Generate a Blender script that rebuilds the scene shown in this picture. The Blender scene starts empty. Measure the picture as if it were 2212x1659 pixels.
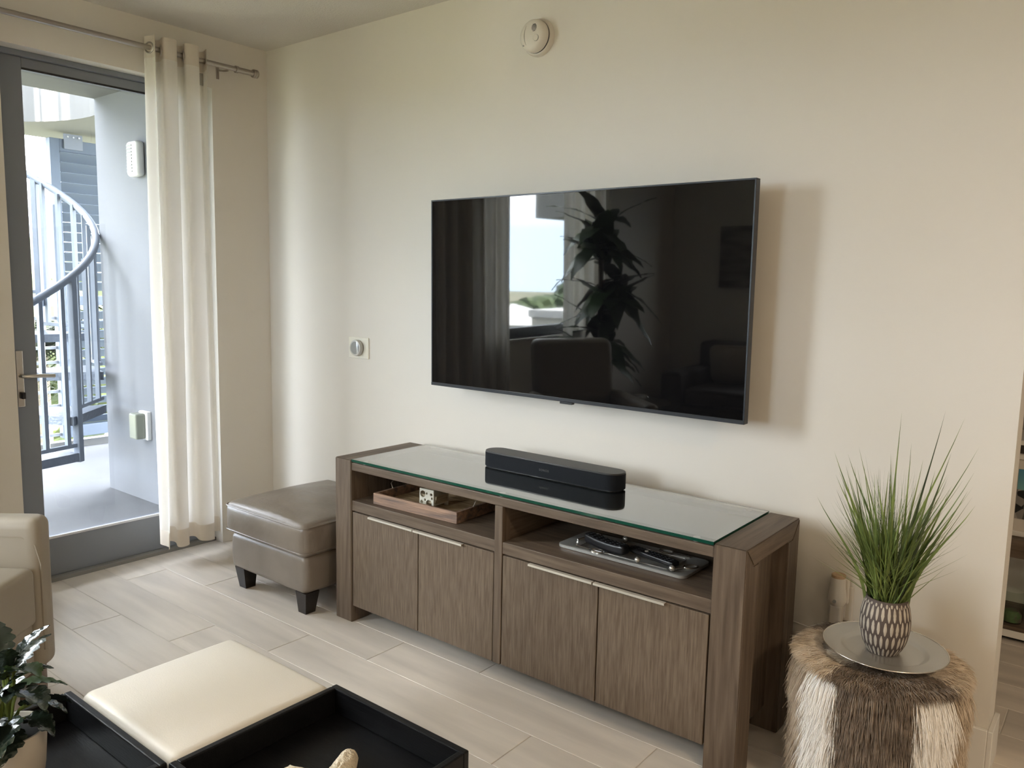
import bpy, bmesh, math, random
from mathutils import Matrix, Vector, noise as mnoise
import numpy as np
random.seed(7)
S = bpy.context.scene
COL = S.collection
PI = math.pi
rad = math.radians

# ------------------------------------------------------------------ camera
cd = bpy.data.cameras.new('camera'); cam = bpy.data.objects.new('camera', cd); COL.objects.link(cam)
CR = ((0.7817703, -0.0918383, 0.6167665), (0.6232388, 0.0830155, -0.7776129), (0.0202134, 0.9923075, 0.1221363))
m = Matrix(CR).to_4x4(); m.translation = (3.93660, -2.72045, 1.46030); cam.matrix_world = m
cd.sensor_width = 36; cd.lens = 36 * 1719.11 / 2212; cd.clip_start = .05; cd.clip_end = 2000
S.camera = cam
# ------------------------------------------------------------------ view, light
S.view_settings.view_transform = 'Standard'; S.view_settings.look = 'None'
S.view_settings.exposure = 0.0; S.view_settings.gamma = 1; S.view_settings.use_curve_mapping = False
cy = S.cycles
cy.max_bounces = 12; cy.diffuse_bounces = 7; cy.glossy_bounces = 6; cy.transmission_bounces = 8; cy.transparent_max_bounces = 16
cy.caustics_reflective = False; cy.caustics_refractive = False; cy.sample_clamp_indirect = 6
try: cy.use_denoising = True
except Exception: pass
SKY = 18.0
W = bpy.data.worlds.new('sky'); S.world = W; W.use_nodes = True
nt = W.node_tree; nt.nodes.clear(); N = nt.nodes.new; L = nt.links.new
out = N('ShaderNodeOutputWorld'); bg = N('ShaderNodeBackground'); L(bg.outputs[0], out.inputs[0])
tc = N('ShaderNodeTexCoord'); sep = N('ShaderNodeSeparateXYZ'); L(tc.outputs['Generated'], sep.inputs[0])
mp = N('ShaderNodeMapping'); mp.inputs['Scale'].default_value = (2.2, 2.2, 6.5); L(tc.outputs['Generated'], mp.inputs[0])
nz = N('ShaderNodeTexNoise'); nz.inputs['Scale'].default_value = 1.7; nz.inputs['Detail'].default_value = 7; nz.inputs['Roughness'].default_value = .55
L(mp.outputs[0], nz.inputs['Vector'])
cr = N('ShaderNodeValToRGB'); cr.color_ramp.elements[0].position = .4; cr.color_ramp.elements[0].color = (.56, .64, .74, 1)
cr.color_ramp.elements[1].position = .54; cr.color_ramp.elements[1].color = (1, 1, 1, 1); L(nz.outputs['Fac'], cr.inputs[0])
mr = N('ShaderNodeMapRange'); mr.inputs[1].default_value = .05; mr.inputs[2].default_value = .10; L(sep.outputs['Z'], mr.inputs[0])
mx = N('ShaderNodeMixRGB'); mx.inputs[1].default_value = (.5, .6, .72, 1); L(mr.outputs[0], mx.inputs[0]); L(cr.outputs[0], mx.inputs[2])
L(mx.outputs[0], bg.inputs[0]); bg.inputs[1].default_value = SKY
def light(name, kind, energy, color=(1, 1, 1), loc=(0, 0, 0), rot=(0, 0, 0), **k):
    d = bpy.data.lights.new(name, kind); d.energy = energy; d.color = color
    for a, v in k.items(): setattr(d, a, v)
    o = bpy.data.objects.new(name, d); COL.objects.link(o); o.location = loc; o.rotation_euler = rot; return o
sun = light("sun", "SUN", 80, (1, .95, .86), angle=rad(.6))
sun.rotation_euler = Vector((-.75, .12, -.65)).to_track_quat('-Z', 'Y').to_euler()
for nm, loc, sx, sy in (('door_portal', (-.25, -.83, 1.3), 2.2, .8), ('window_portal', (-.25, -2.91, 1.72), 1.5, 1.56), ('south_portal', (1.575, -5.25, 1.67), 1.05, 1.15)):
    p = light(nm, 'AREA', 1, loc=loc, rot=(0, -PI/2, 0) if nm[0] != 's' else (PI/2, 0, 0), shape='RECTANGLE', size=sx, size_y=sy); p.data.cycles.is_portal = True
EXTRA_LAMP = 7.0
S.view_settings.exposure = 1.42

# ------------------------------------------------------------------ helpers
MW = {}
def setp(o, label=None, cat=None, group=None, kind=None):
    for k, v in (('label', label), ('category', cat), ('group', group), ('kind', kind)):
        if v: o[k] = v
    return o
def thing(name, label, cat, loc=(0, 0, 0), rz=0, group=None, kind=None):
    o = bpy.data.objects.new(name, None); COL.objects.link(o); o.empty_display_size = .1
    o.location = loc; o.rotation_euler = (0, 0, rz)
    MW[o] = Matrix.Translation(loc) @ Matrix.Rotation(rz, 4, 'Z')
    return setp(o, label, cat, group, kind)
def struct(name, loc=(0, 0, 0)):
    return thing(name, None, None, loc, kind='structure')
def link(name, me, mats, parent=None, world=True, loc=None, smooth=False):
    """me: Mesh in world coordinates (world) or in the parent's own frame"""
    for mt in (mats if isinstance(mats, (list, tuple)) else [mats]): me.materials.append(mt)
    o = bpy.data.objects.new(name, me); COL.objects.link(o)
    if parent:
        if world: me.transform(MW[parent].inverted())
        o.parent = parent; MW[o] = MW[parent].copy()
    elif loc is not None:
        if world: me.transform(Matrix.Translation([-c for c in loc]))
        o.location = loc; MW[o] = Matrix.Translation(loc)
    else: MW[o] = Matrix.Identity(4)
    if smooth: me.shade_smooth()
    return o
def mesh_bm(bm, name='m'):
    me = bpy.data.meshes.new(name); bm.normal_update(); bm.to_mesh(me); bm.free(); return me
def mesh_pd(v, f, name='m'):
    me = bpy.data.meshes.new(name); me.from_pydata([tuple(p) for p in v], [], f); me.update(); return me
def box_bm(bm, x0, x1, y0, y1, z0, z1, r=0, seg=1, mi=0, mat=None):
    b = bmesh.new(); bmesh.ops.create_cube(b, size=1)
    for v in b.verts: v.co = Vector(((x0+x1)/2+v.co.x*(x1-x0), (y0+y1)/2+v.co.y*(y1-y0), (z0+z1)/2+v.co.z*(z1-z0)))
    if r > 0: bmesh.ops.bevel(b, geom=list(b.edges), offset=r, segments=seg, affect='EDGES', profile=.5)
    for f in b.faces: f.material_index = mi
    if mat: b.transform(mat)
    t = bpy.data.meshes.new('t'); b.to_mesh(t); b.free(); bm.from_mesh(t); bpy.data.meshes.remove(t)
    return bm
def box(name, b, mt, parent=None, r=.002, seg=2, world=True, smooth=False, mat=None, loc=None):
    bm = box_bm(bmesh.new(), *b, r=r, seg=seg, mat=mat)
    return link(name, mesh_bm(bm, name), mt, parent, world, smooth=smooth, loc=loc)
def lathe_mesh(prof, n=32, mat=None, name='lathe', cap=True):
    vs = []; fs = []; k = len(prof)
    for i in range(n):
        a = 2*PI*i/n
        for r, z in prof: vs.append((r*math.cos(a), r*math.sin(a), z))
    for i in range(n):
        j = (i+1) % n
        for q in range(k-1): fs.append((i*k+q, j*k+q, j*k+q+1, i*k+q+1))
    if cap:
        if prof[0][0] > 1e-5: fs.append(tuple(i*k for i in range(n-1, -1, -1)))
        if prof[-1][0] > 1e-5: fs.append(tuple(i*k+k-1 for i in range(n)))
    me = mesh_pd(vs, fs, name)
    if mat: me.transform(mat)
    return me
def smooth_auto(o, ang=35):
    me = o.data; me.shade_smooth()
    try: me.set_sharp_from_angle(angle=rad(ang))
    except Exception: pass
    return o
def tube_pd(pts, r, n=8, closed=False, taper=None):
    pts = [Vector(p) for p in pts]; vs = []; fs = []; up = None; m = len(pts)
    for i, p in enumerate(pts):
        a = pts[(i-1) % m] if (i > 0 or closed) else p; b = pts[(i+1) % m] if (i < m-1 or closed) else p
        t = (b-a).normalized()
        if up is None: up = t.orthogonal().normalized()
        up = (up - t*up.dot(t)).normalized(); s = t.cross(up)
        rr = r*(taper(i/(m-1)) if taper else 1)
        for k in range(n):
            an = 2*PI*k/n; vs.append(p+up*(rr*math.cos(an))+s*(rr*math.sin(an)))
    for i in range(m if closed else m-1):
        j = (i+1) % m
        for k in range(n): fs.append((i*n+k, i*n+(k+1) % n, j*n+(k+1) % n, j*n+k))
    if not closed: fs += [tuple(range(n-1, -1, -1)), tuple((m-1)*n+k for k in range(n))]
    return vs, fs
def tube(name, pts, r, mt, parent=None, n=8, closed=False, world=True, taper=None, loc=None):
    o = link(name, mesh_pd(*tube_pd(pts, r, n, closed, taper), name), mt, parent, world, loc=loc)
    return smooth_auto(o, 50)
def rounded_pd(x0, x1, y0, y1, z0, z1, r, n=5, m=8, fn=None):
    """box with round edges r, sampled densely; fn(p, u, v, w) may move points"""
    h = Vector(((x1-x0)/2, (y1-y0)/2, (z1-z0)/2)); c = Vector(((x0+x1)/2, (y0+y1)/2, (z0+z1)/2))
    def axis(H):
        e = [-H+r*(1-math.cos(PI/2*i/n)) for i in range(n)] if r < H else []
        i0 = -H+r if r < H else -H
        mid = [i0+(-2*i0)*i/m for i in range(m+1)]
        return e+mid+[-q for q in reversed(e)]
    ax = [axis(h.x), axis(h.y), axis(h.z)]
    vid = {}; vs = []; fs = []
    def V(p):
        key = (round(p[0], 6), round(p[1], 6), round(p[2], 6))
        if key not in vid:
            q = Vector(max(-h[i]+r, min(h[i]-r, p[i])) if h[i] > r else 0 for i in range(3))
            d = Vector(p)-q
            o = q+d.normalized()*min(r, 1e9) if d.length > 1e-9 else Vector(p)
            w = c+o
            if fn: w = fn(w.copy(), p[0]/h.x, p[1]/h.y, p[2]/h.z)
            vid[key] = len(vs); vs.append(w)
        return vid[key]
    for a in range(3):
        b, d = (a+1) % 3, (a+2) % 3
        for s in (-1, 1):
            for i in range(len(ax[b])-1):
                for j in range(len(ax[d])-1):
                    q = []
                    for (ii, jj) in ((i, j), (i+1, j), (i+1, j+1), (i, j+1)):
                        p = [0, 0, 0]; p[a] = s*h[a]; p[b] = ax[b][ii]; p[d] = ax[d][jj]; q.append(V(p))
                    if s < 0: q.reverse()
                    if len(set(q)) == 4: fs.append(tuple(q))
    return vs, fs
def cushion(name, b, r, mt, parent=None, n=4, m=8, fn=None, world=True):
    o = link(name, mesh_pd(*rounded_pd(*b, r, n, m, fn), name), mt, parent, world); o.data.shade_smooth(); return o
def dup(root, loc, rz=0, label=None, group=None):
    r = root.copy(); COL.objects.link(r); r.location = loc; r.rotation_euler = (0, 0, rz)
    if label: r['label'] = label
    if group: r['group'] = group
    for c in list(root.children):
        q = c.copy(); COL.objects.link(q); q.parent = r
        for g in list(c.children):
            d = g.copy(); COL.objects.link(d); d.parent = q
    return r

# ------------------------------------------------------------------ materials
def node_mat(name):
    mt = bpy.data.materials.new(name); mt.use_nodes = True; t = mt.node_tree; t.nodes.clear()
    o = t.nodes.new('ShaderNodeOutputMaterial'); return mt, t, o
def mat(name, col, rough=.5, metal=0, c2=None, sc=5, stretch=(1, 1, 1), lo=.35, hi=.65, detail=4, bump=0, bsc=40, bstretch=(1, 1, 1), spec=.5, coat=0, sheen=0,
        vary=0, ior=1.5, trans=0, c3=None, dist=0, emit=None, bdetail=3):
    mt, t, o = node_mat(name); N = t.nodes.new; L = t.links.new
    p = N('ShaderNodeBsdfPrincipled'); L(p.outputs[0], o.inputs[0])
    p.inputs['Base Color'].default_value = (*col, 1); p.inputs['Roughness'].default_value = rough; p.inputs['Metallic'].default_value = metal
    p.inputs['Specular IOR Level'].default_value = spec; p.inputs['IOR'].default_value = ior; p.inputs['Coat Weight'].default_value = coat
    p.inputs['Sheen Weight'].default_value = sheen; p.inputs['Transmission Weight'].default_value = trans
    if emit: p.inputs['Emission Color'].default_value = (*emit[0], 1); p.inputs['Emission Strength'].default_value = emit[1]
    if c2 or bump or vary:
        tc = N('ShaderNodeTexCoord'); oi = N('ShaderNodeObjectInfo')
        mu = N('ShaderNodeVectorMath'); mu.operation = 'MULTIPLY_ADD'
        mu.inputs[0].default_value = (1, 1, 1)
        cmb = N('ShaderNodeCombineXYZ')
        for i in range(3): L(oi.outputs['Random'], cmb.inputs[i])
        L(cmb.outputs[0], mu.inputs[0]); mu.inputs[1].default_value = (7.3, 11.1, 5.7); L(tc.outputs['Object'], mu.inputs[2])
        src = mu.outputs[0]
    if c2:
        mp = N('ShaderNodeMapping'); mp.inputs['Scale'].default_value = stretch; L(src, mp.inputs[0])
        nz = N('ShaderNodeTexNoise'); nz.inputs['Scale'].default_value = sc; nz.inputs['Detail'].default_value = detail; nz.inputs['Distortion'].default_value = dist
        L(mp.outputs[0], nz.inputs['Vector'])
        cr = N('ShaderNodeValToRGB'); e = cr.color_ramp.elements
        e[0].position = lo; e[0].color = (*col, 1); e[1].position = hi; e[1].color = (*c2, 1)
        if c3: q = e.new((lo+hi)/2); q.color = (*c3, 1)
        L(nz.outputs['Fac'], cr.inputs[0]); colout = cr.outputs[0]
        if vary:
            hs = N('ShaderNodeHueSaturation'); ma = N('ShaderNodeMath'); ma.operation = 'MULTIPLY_ADD'
            L(oi.outputs['Random'], ma.inputs[0]); ma.inputs[1].default_value = 2*vary; ma.inputs[2].default_value = 1-vary
            L(ma.outputs[0], hs.inputs['Value']); L(colout, hs.inputs['Color']); colout = hs.outputs[0]
        L(colout, p.inputs['Base Color'])
    if bump:
        mb = N('ShaderNodeMapping'); mb.inputs['Scale'].default_value = bstretch; L(src, mb.inputs[0])
        nb = N('ShaderNodeTexNoise'); nb.inputs['Scale'].default_value = bsc; nb.inputs['Detail'].default_value = bdetail; L(mb.outputs[0], nb.inputs['Vector'])
        bp = N('ShaderNodeBump'); bp.inputs['Strength'].default_value = bump; bp.inputs['Distance'].default_value = .01
        L(nb.outputs['Fac'], bp.inputs['Height']); L(bp.outputs[0], p.inputs['Normal'])
    return mt
def wood(name, ax, d, l, sc=9, rough=.5, bump=.12):
    st = [14, 14, 14]; st['xyz'.index(ax)] = .9
    return mat(name, d, rough, c2=l, sc=sc/2, stretch=st, lo=.3, hi=.72, detail=6, bump=bump, bsc=sc, bstretch=st, vary=.06, dist=.25, spec=.3)
WALLC = (.70, .668, .61)
M_wall = mat('wall_paint', WALLC, .75, bump=.03, bsc=160, spec=.2)
M_ceil = mat('ceiling_paint', (.66, .63, .58), .9, bump=.45, bsc=110, spec=.1, bdetail=4)
M_white = mat('white_paint', (.74, .72, .68), .5)
M_plank = mat('floor_tile', (.53, .485, .435), .42, c2=(.73, .665, .59), sc=2.6, stretch=(.55, 4, 4), lo=.28, hi=.7, detail=8, dist=.35, bump=.03, bsc=20, bstretch=(1, 8, 8), vary=.05, spec=.4)
M_grout = mat('grout', (.55, .51, .46), .8)
WD, WL = (.080, .057, .040), (.158, .118, .085)
M_wx = wood('grey_oak_x', 'x', WD, WL); M_wy = wood('grey_oak_y', 'y', WD, WL); M_wz = wood('grey_oak_z', 'z', WD, WL)
M_door = wood('grey_oak_doors', 'z', (.094, .067, .046), (.172, .130, .093), sc=24)
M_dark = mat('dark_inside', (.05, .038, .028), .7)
M_nickel = mat('brushed_nickel', (.62, .58, .52), .3, 1)
M_pull = mat('champagne_pull', (.72, .68, .6), .35, .5)
M_rod = mat('satin_nickel_rod', (.42, .38, .34), .32, 1)
M_steel = mat('steel', (.75, .73, .69), .22, 1)
M_black = mat('black_plastic', (.012, .012, .014), .35)
M_blackm = mat('black_matte', (.022, .025, .03), .6)
M_blackwood = mat('black_wood', (.0022, .0022, .0028), .4, c2=(.005, .005, .0058), sc=6, stretch=(2, 30, 30), spec=.25, bump=.08, bsc=18, bstretch=(2, 20, 20))
M_taupe = mat('taupe_leather', (.17, .14, .112), .36, c2=(.205, .172, .14), sc=7, bump=.10, bsc=260, spec=.5)
M_taupe_w = mat('taupe_leather_wrinkled', (.17, .14, .112), .34, c2=(.205, .172, .14), sc=7, bump=.5, bsc=7, bstretch=(1.1, 3.2, 1), spec=.5, bdetail=4)
M_cream = mat('cream_leather', (.73, .68, .60), .45, bump=.06, bsc=300, spec=.32)
M_creamc = mat('cream_chair_leather', (.34, .30, .245), .5, bump=.05, bsc=250, spec=.4)
M_darkleg = mat('espresso_wood', (.012, .008, .006), .4)
M_frame = mat('grey_aluminium', (.19, .205, .235), .5)
M_trim = mat('light_bead', (.6, .62, .65), .4)
M_conc = mat('balcony_concrete', (.075, .077, .081), .75, c2=(.10, .102, .105), sc=3, lo=.3, hi=.7, detail=6)
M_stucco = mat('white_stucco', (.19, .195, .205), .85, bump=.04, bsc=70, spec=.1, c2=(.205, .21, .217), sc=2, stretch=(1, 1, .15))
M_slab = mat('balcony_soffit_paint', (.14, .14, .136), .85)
M_stair = mat('grey_painted_steel', (.18, .205, .245), .5, bump=.03, bsc=60)
M_tread = mat('checker_plate', (.145, .165, .20), .4, .2, bump=.5, bsc=60)
M_louv = mat('blue_grey_louvre', (.105, .13, .168), .55)
M_green = mat('grass_green', (.055, .095, .02), .5, c2=(.23, .30, .08), sc=14, lo=.3, hi=.75, vary=.25)
M_greend = mat('grass_dark', (.02, .03, .012), .5, c2=(.06, .09, .03), sc=12, vary=.3)
M_leaf = mat('glossy_leaf', (.010, .016, .013), .25, c2=(.022, .038, .026), sc=14, bump=.5, bsc=30, spec=.7, vary=.4)
M_leafm = mat('mid_leaf', (.02, .05, .012), .35, c2=(.035, .075, .018), sc=12, vary=.3)
M_stem = mat('green_stem', (.12, .16, .03), .45)
M_pot = mat('white_pot', (.52, .47, .40), .45)
M_soil = mat('soil', (.012, .010, .008), .95)
M_vaseb = mat('vase_brown', (.085, .066, .058), .7, bump=.1, bsc=90)
M_vasew = mat('vase_cream', (.50, .45, .38), .75, c2=(.42, .37, .31), sc=60, bump=.15, bsc=120)
M_silver = mat('silver_charger', (.50, .48, .44), .3, .75, bump=.02, bsc=400)
M_rim = mat('silver_rim', (.75, .72, .66), .25, 1)
M_star = mat('starfish_cream', (.78, .68, .52), .85, c2=(.62, .52, .38), sc=90, bump=.8, bsc=130)
M_rust = mat('rustic_tray_wood', (.12, .085, .07), .65, c2=(.42, .26, .17), sc=4, stretch=(1, 9, 12), lo=.35, hi=.75, detail=8, bump=.3, bsc=14, bstretch=(1, 12, 12), dist=.5)
M_rustb = mat('rustic_tray_base', (.26, .17, .08), .6, c2=(.62, .47, .28), sc=4, stretch=(1.5, 14, 14), lo=.38, hi=.66, detail=8, dist=1.2)
M_acr = mat('silver_tray', (.5, .5, .48), .3, .6)
M_wplast = mat('white_plastic', (.66, .62, .55), .4)
M_gplast = mat('grey_grille', (.33, .33, .31), .6)
M_dial = mat('dial_glass', (.30, .31, .31), .12, .3)
M_wcap = mat('wood_cap', (.42, .28, .16), .6, c2=(.5, .34, .2), sc=60)
def glassy(name, tint, refl_ior=1.5, rough=0.0):
    mt, t, o = node_mat(name); N = t.nodes.new; L = t.links.new
    tr = N('ShaderNodeBsdfTransparent'); tr.inputs[0].default_value = (*tint, 1)
    gl = N('ShaderNodeBsdfGlossy'); gl.inputs['Roughness'].default_value = rough
    lw = N('ShaderNodeLayerWeight'); lw.inputs[0].default_value = .5
    pw_ = N('ShaderNodeMath'); pw_.operation = 'POWER'; L(lw.outputs['Facing'], pw_.inputs[0]); pw_.inputs[1].default_value = 5
    r0 = ((refl_ior-1)/(refl_ior+1))**2
    fr = N('ShaderNodeMath'); fr.operation = 'MULTIPLY_ADD'; L(pw_.outputs[0], fr.inputs[0]); fr.inputs[1].default_value = .7; fr.inputs[2].default_value = r0
    mx = N('ShaderNodeMixShader'); L(fr.outputs[0], mx.inputs[0]); L(tr.outputs[0], mx.inputs[1]); L(gl.outputs[0], mx.inputs[2]); L(mx.outputs[0], o.inputs[0])
    return mt
M_glass = glassy('tinted_door_glass', (.665, .68, .70), 1.3)
M_wglass = glassy('window_glass', (.93, .95, .95), 1.3)
M_jar = glassy('jar_glass', (.86, .9, .86), 1.45)
M_top = mat('clear_table_glass', (.93, .97, .95), 0.0, trans=1, ior=1.8, coat=.75)
M_top.node_tree.nodes['Principled BSDF'].inputs['Coat IOR'].default_value = 1.8; M_top.node_tree.nodes['Principled BSDF'].inputs['Coat Roughness'].default_value = 0
M_edge = mat('green_glass_edge', (.008, .06, .04), .12, coat=.5)
M_acrt = glassy('side_table_glass', (.8, .85, .83), 1.5)
def cloth(name, col, tl, amt=.4, weave=900):
    mt, t, o = node_mat(name); N = t.nodes.new; L = t.links.new
    tc = N('ShaderNodeTexCoord'); wv = N('ShaderNodeTexNoise'); wv.inputs['Scale'].default_value = weave
    mp = N('ShaderNodeMapping'); mp.inputs['Scale'].default_value = (1, 1, .12); L(tc.outputs['Object'], mp.inputs[0]); L(mp.outputs[0], wv.inputs[0])
    bp = N('ShaderNodeBump'); bp.inputs['Strength'].default_value = .15; bp.inputs['Distance'].default_value = .003; L(wv.outputs['Fac'], bp.inputs['Height'])
    d = N('ShaderNodeBsdfDiffuse'); d.inputs[0].default_value = (*col, 1); q = N('ShaderNodeBsdfTranslucent'); q.inputs[0].default_value = (*tl, 1)
    L(bp.outputs[0], d.inputs['Normal'])
    mx = N('ShaderNodeMixShader'); mx.inputs[0].default_value = amt; L(d.outputs[0], mx.inputs[1]); L(q.outputs[0], mx.inputs[2]); L(mx.outputs[0], o.inputs[0]); return mt
M_curt = cloth('white_curtain_linen', (.8, .76, .69), (.74, .71, .66), .4)
M_hem = cloth('curtain_hem', (.72, .66, .57), (.5, .45, .4), .14)
def furmat(name, c1, c2):
    mt = mat(name, c1, .6, c2=c2, sc=30, lo=.3, hi=.7, spec=.3); return mt

# ================================================================== ROOM SHELL
H = 2.716
XE, YS, YN = 6.8, -5.2, 2.4          # east, south and hall limits
fl = struct('floor')
box('floor_base', (-.2, XE, YS-.1, YN+.1, -.12, -.0016), M_grout, fl, r=0)
PW, PL = .2069, 1.16
OFF = {0: .917, 1: .515, 2: .165, 3: .95, 4: .547, 5: .147, 6: .978, 7: .575, 8: .2}
pm = {}
for k in range(-13, 23):
    y1 = -.335-PW*k; y0 = y1-PW
    off = OFF.get(k, (.917-.4*k) % PL)
    x = off-PL*2
    while x < XE:
        a, b = max(x, -.1 if -1.33 < (y0+y1)/2 < -.33 else 0.0), min(x+PL, XE); x += PL
        if b-a < .05 or (y0 > -.1 and b < 3.3) or y1 < YS or y0 > 2.3: continue
        if (y0+y1)/2 < -3.5 and a > 3.9: pass
        w = round(b-a-.003, 3)
        if w not in pm:
            bm = box_bm(bmesh.new(), 0, w, 0, PW-.003, -.0015, 0); 
            top = [e for e in bm.edges if all(v.co.z > -.001 for v in e.verts)]
            bmesh.ops.bevel(bm, geom=top, offset=.0012, segments=1, affect='EDGES')
            pm[w] = mesh_bm(bm, 'plank'); pm[w].materials.append(M_plank)
        o = bpy.data.objects.new('plank', pm[w]); COL.objects.link(o); o.parent = fl; o.location = (a+.0015, y0+.0015, 0)
def joined(name, boxes, mt, kind='structure', r=0):
    bm = bmesh.new()
    for b in boxes: box_bm(bm, *b, r=r)
    o = link(name, mesh_bm(bm, name), mt); o['kind'] = kind; return o
DY0, DY1, DZ = -1.33, -.335, 2.455      # door opening
WY0, WY1, WZ0, WZ1 = -3.7, -2.12, .98, 2.6
joined('wall_west', [(-.2, 0, DY1, .12, 0, H), (-.2, 0, DY0, DY1, DZ, H), (-.2, 0, WY1, DY0, 0, H), (-.2, 0, WY0, WY1, 0, WZ0), (-.2, 0, WY0, WY1, WZ1, H), (-.2, 0, YS-.1, WY0, 0, H)], M_wall)
joined('wall_north', [(0, 3.67, 0, .12, 0, H)], M_wall)
SX0, SX1, SZ0, SZ1 = 1.05, 2.1, 1.1, 2.25
joined('wall_south', [(0, SX0, YS-.1, YS, 0, H), (SX1, XE, YS-.1, YS, 0, H), (SX0, SX1, YS-.1, YS, 0, SZ0), (SX0, SX1, YS-.1, YS, SZ1, H)], M_wall)
joined('wall_east', [(XE, XE+.1, YS-.1, YN+.1, 0, H)], M_wall)
joined('wall_hall', [(2.4, XE, YN, YN+.1, 0, H), (2.4, 2.5, .12, YN, 0, H)], M_wall)
joined('ceiling', [(-.2, XE+.1, YS-.1, YN+.1, H, H+.12)], M_ceil)
joined('baseboard_north', [(1.0, 3.67, -.015, 0, 0, .14)], M_white, r=.002)
joined('baseboard_end', [(3.67, 3.685, -.015, .135, 0, .14)], M_white, r=.002)
# ---- door to the balcony
d1 = struct('door_1', (-.13, -.83, 0))
for nm, b in (('jamb', (-.19, -.08, DY0, DY0+.03, 0, DZ)), ('jamb', (-.19, -.08, DY1-.02, DY1, 0, DZ)), ('head_jamb', (-.19, -.08, DY0+.03, DY1-.02, DZ-.025, DZ)),
              ('stile', (-.16, -.1, DY0+.03, -1.205, .02, DZ-.025)), ('stile', (-.16, -.1, -.49, DY1-.02, .02, DZ-.025)),
              ('top_rail', (-.16, -.1, -1.205, -.49, 2.385, DZ-.025)), ('bottom_rail', (-.16, -.1, -1.205, -.49, .02, .205)), ):
    box(nm, b, M_frame, d1, r=.003)
box('threshold', (-.2, -.065, DY0, DY1, -.003, .02), mat('threshold_stone', (.2, .195, .185), .6), d1, r=.003)
for b in ((-.108, -.098, -1.205, -.49, .205, .216), (-.104, -.098, -1.205, -.49, 2.377, 2.386)): box('glazing_bead', b, M_trim if b[4] < 1 else M_black, d1, r=0)
box('glass_pane', (-.133, -.127, -1.205, -.49, .205, 2.385), M_glass, d1, r=0)
hp = box('handle_plate', (-.1, -.092, -1.295, -1.265, .86, 1.12), M_nickel, d1, r=.003)
tube('lever', [(-.095, -1.28, 1.005), (-.05, -1.28, 1.005), (-.045, -1.27, 1.005), (-.045, -1.215, 1.004), (-.047, -1.15, 1.0)], .009, M_nickel, hp)
box('lock_turn', (-.092, -.06, -1.288, -1.272, .9, .93), M_black, hp, r=.002)
# ---- second window of the west wall (seen in the screen)
w1 = struct('window_1', (-.1, -2.85, WZ0))
for nm, b in (('frame_side', (-.15, -.06, WY0, WY0+.06, WZ0, WZ1)), ('frame_side', (-.15, -.06, WY1-.06, WY1, WZ0, WZ1)), ('frame_top', (-.15, -.06, WY0+.06, WY1-.06, WZ1-.06, WZ1)),
              ('frame_bottom', (-.15, -.06, WY0+.06, WY1-.06, WZ0, WZ0+.08)), ('mullion', (-.15, -.06, -2.51, -2.43, WZ0+.08, WZ1-.06))): box(nm, b, M_frame, w1, r=.003)
box('glass_pane', (-.11, -.105, WY0+.06, -2.51, WZ0+.08, WZ1-.06), M_wglass, w1, r=0)
box('glass_pane', (-.11, -.105, -2.43, WY1-.06, WZ0+.08, WZ1-.06), M_wglass, w1, r=0)
box('window_sill', (-.06, .03, WY0-.02, WY1+.02, WZ0-.02, WZ0), M_white, w1, r=.004)

w2 = struct('added_south_window', (1.575, YS-.05, SZ0))  # unseen window, added to bring more daylight in from the south
for nm, b in (('frame_side', (SX0, SX0+.06, YS-.09, YS-.02, SZ0, SZ1)), ('frame_side', (SX1-.06, SX1, YS-.09, YS-.02, SZ0, SZ1)), ('frame_top', (SX0+.06, SX1-.06, YS-.09, YS-.02, SZ1-.06, SZ1)), ('frame_bottom', (SX0+.06, SX1-.06, YS-.09, YS-.02, SZ0, SZ0+.06)), ('mullion', (1.545, 1.605, YS-.09, YS-.02, SZ0+.06, SZ1-.06))): box(nm, b, M_frame, w2, r=.003)
box('glass_pane', (SX0+.06, 1.545, YS-.06, YS-.055, SZ0+.06, SZ1-.06), M_wglass, w2, r=0); box('glass_pane', (1.605, SX1-.06, YS-.06, YS-.055, SZ0+.06, SZ1-.06), M_wglass, w2, r=0)

# ================================================================== BALCONY AND OUTSIDE
def outs(name, boxes, mt, r=0): return joined(name, boxes, mt, r=r)
outs('balcony_floor', [(-3.45, -.2, -2.1, 1.6, -.25, -.03)], M_conc)
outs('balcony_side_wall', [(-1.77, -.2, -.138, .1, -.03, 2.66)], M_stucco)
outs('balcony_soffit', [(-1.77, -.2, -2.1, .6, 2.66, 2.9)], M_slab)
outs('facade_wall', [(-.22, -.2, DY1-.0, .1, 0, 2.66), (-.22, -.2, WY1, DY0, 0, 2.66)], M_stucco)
bm = bmesh.new()                       # slab beyond, with a round opening for the stair
cxr, cyr, rr = -2.42, -1.02, 1.14
pts_i = [(cxr+rr*math.cos(rad(a)), cyr+rr*math.sin(rad(a))) for a in range(60, 275, 5)]
vs = []; fs = []
for (x, y) in pts_i:
    dx, dy = x-cxr, y-cyr; t = 1e9
    if dx < -1e-6: t = min(t, (-3.72-cxr)/dx)
    if dy > 1e-6: t = min(t, (1.6-cyr)/dy)
    if dy < -1e-6: t = min(t, (-2.1-cyr)/dy)
    ox, oy = cxr+dx*t, cyr+dy*t
    for px_, py_ in ((x, y), (ox, oy)):
        for z in (2.66, 3.25): vs.append((px_, py_, z))
for i in range(len(pts_i)-1):
    a, b = 4*i, 4*i+4
    fs += [(a, a+1, b+1, b), (a+2, b+2, b+3, a+3), (a, b, b+2, a+2), (a+1, a+3, b+3, b+1)]
rb = link('balcony_ring_beam', mesh_pd(vs, fs, 'ring'), M_slab); rb['kind'] = 'structure'
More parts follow.
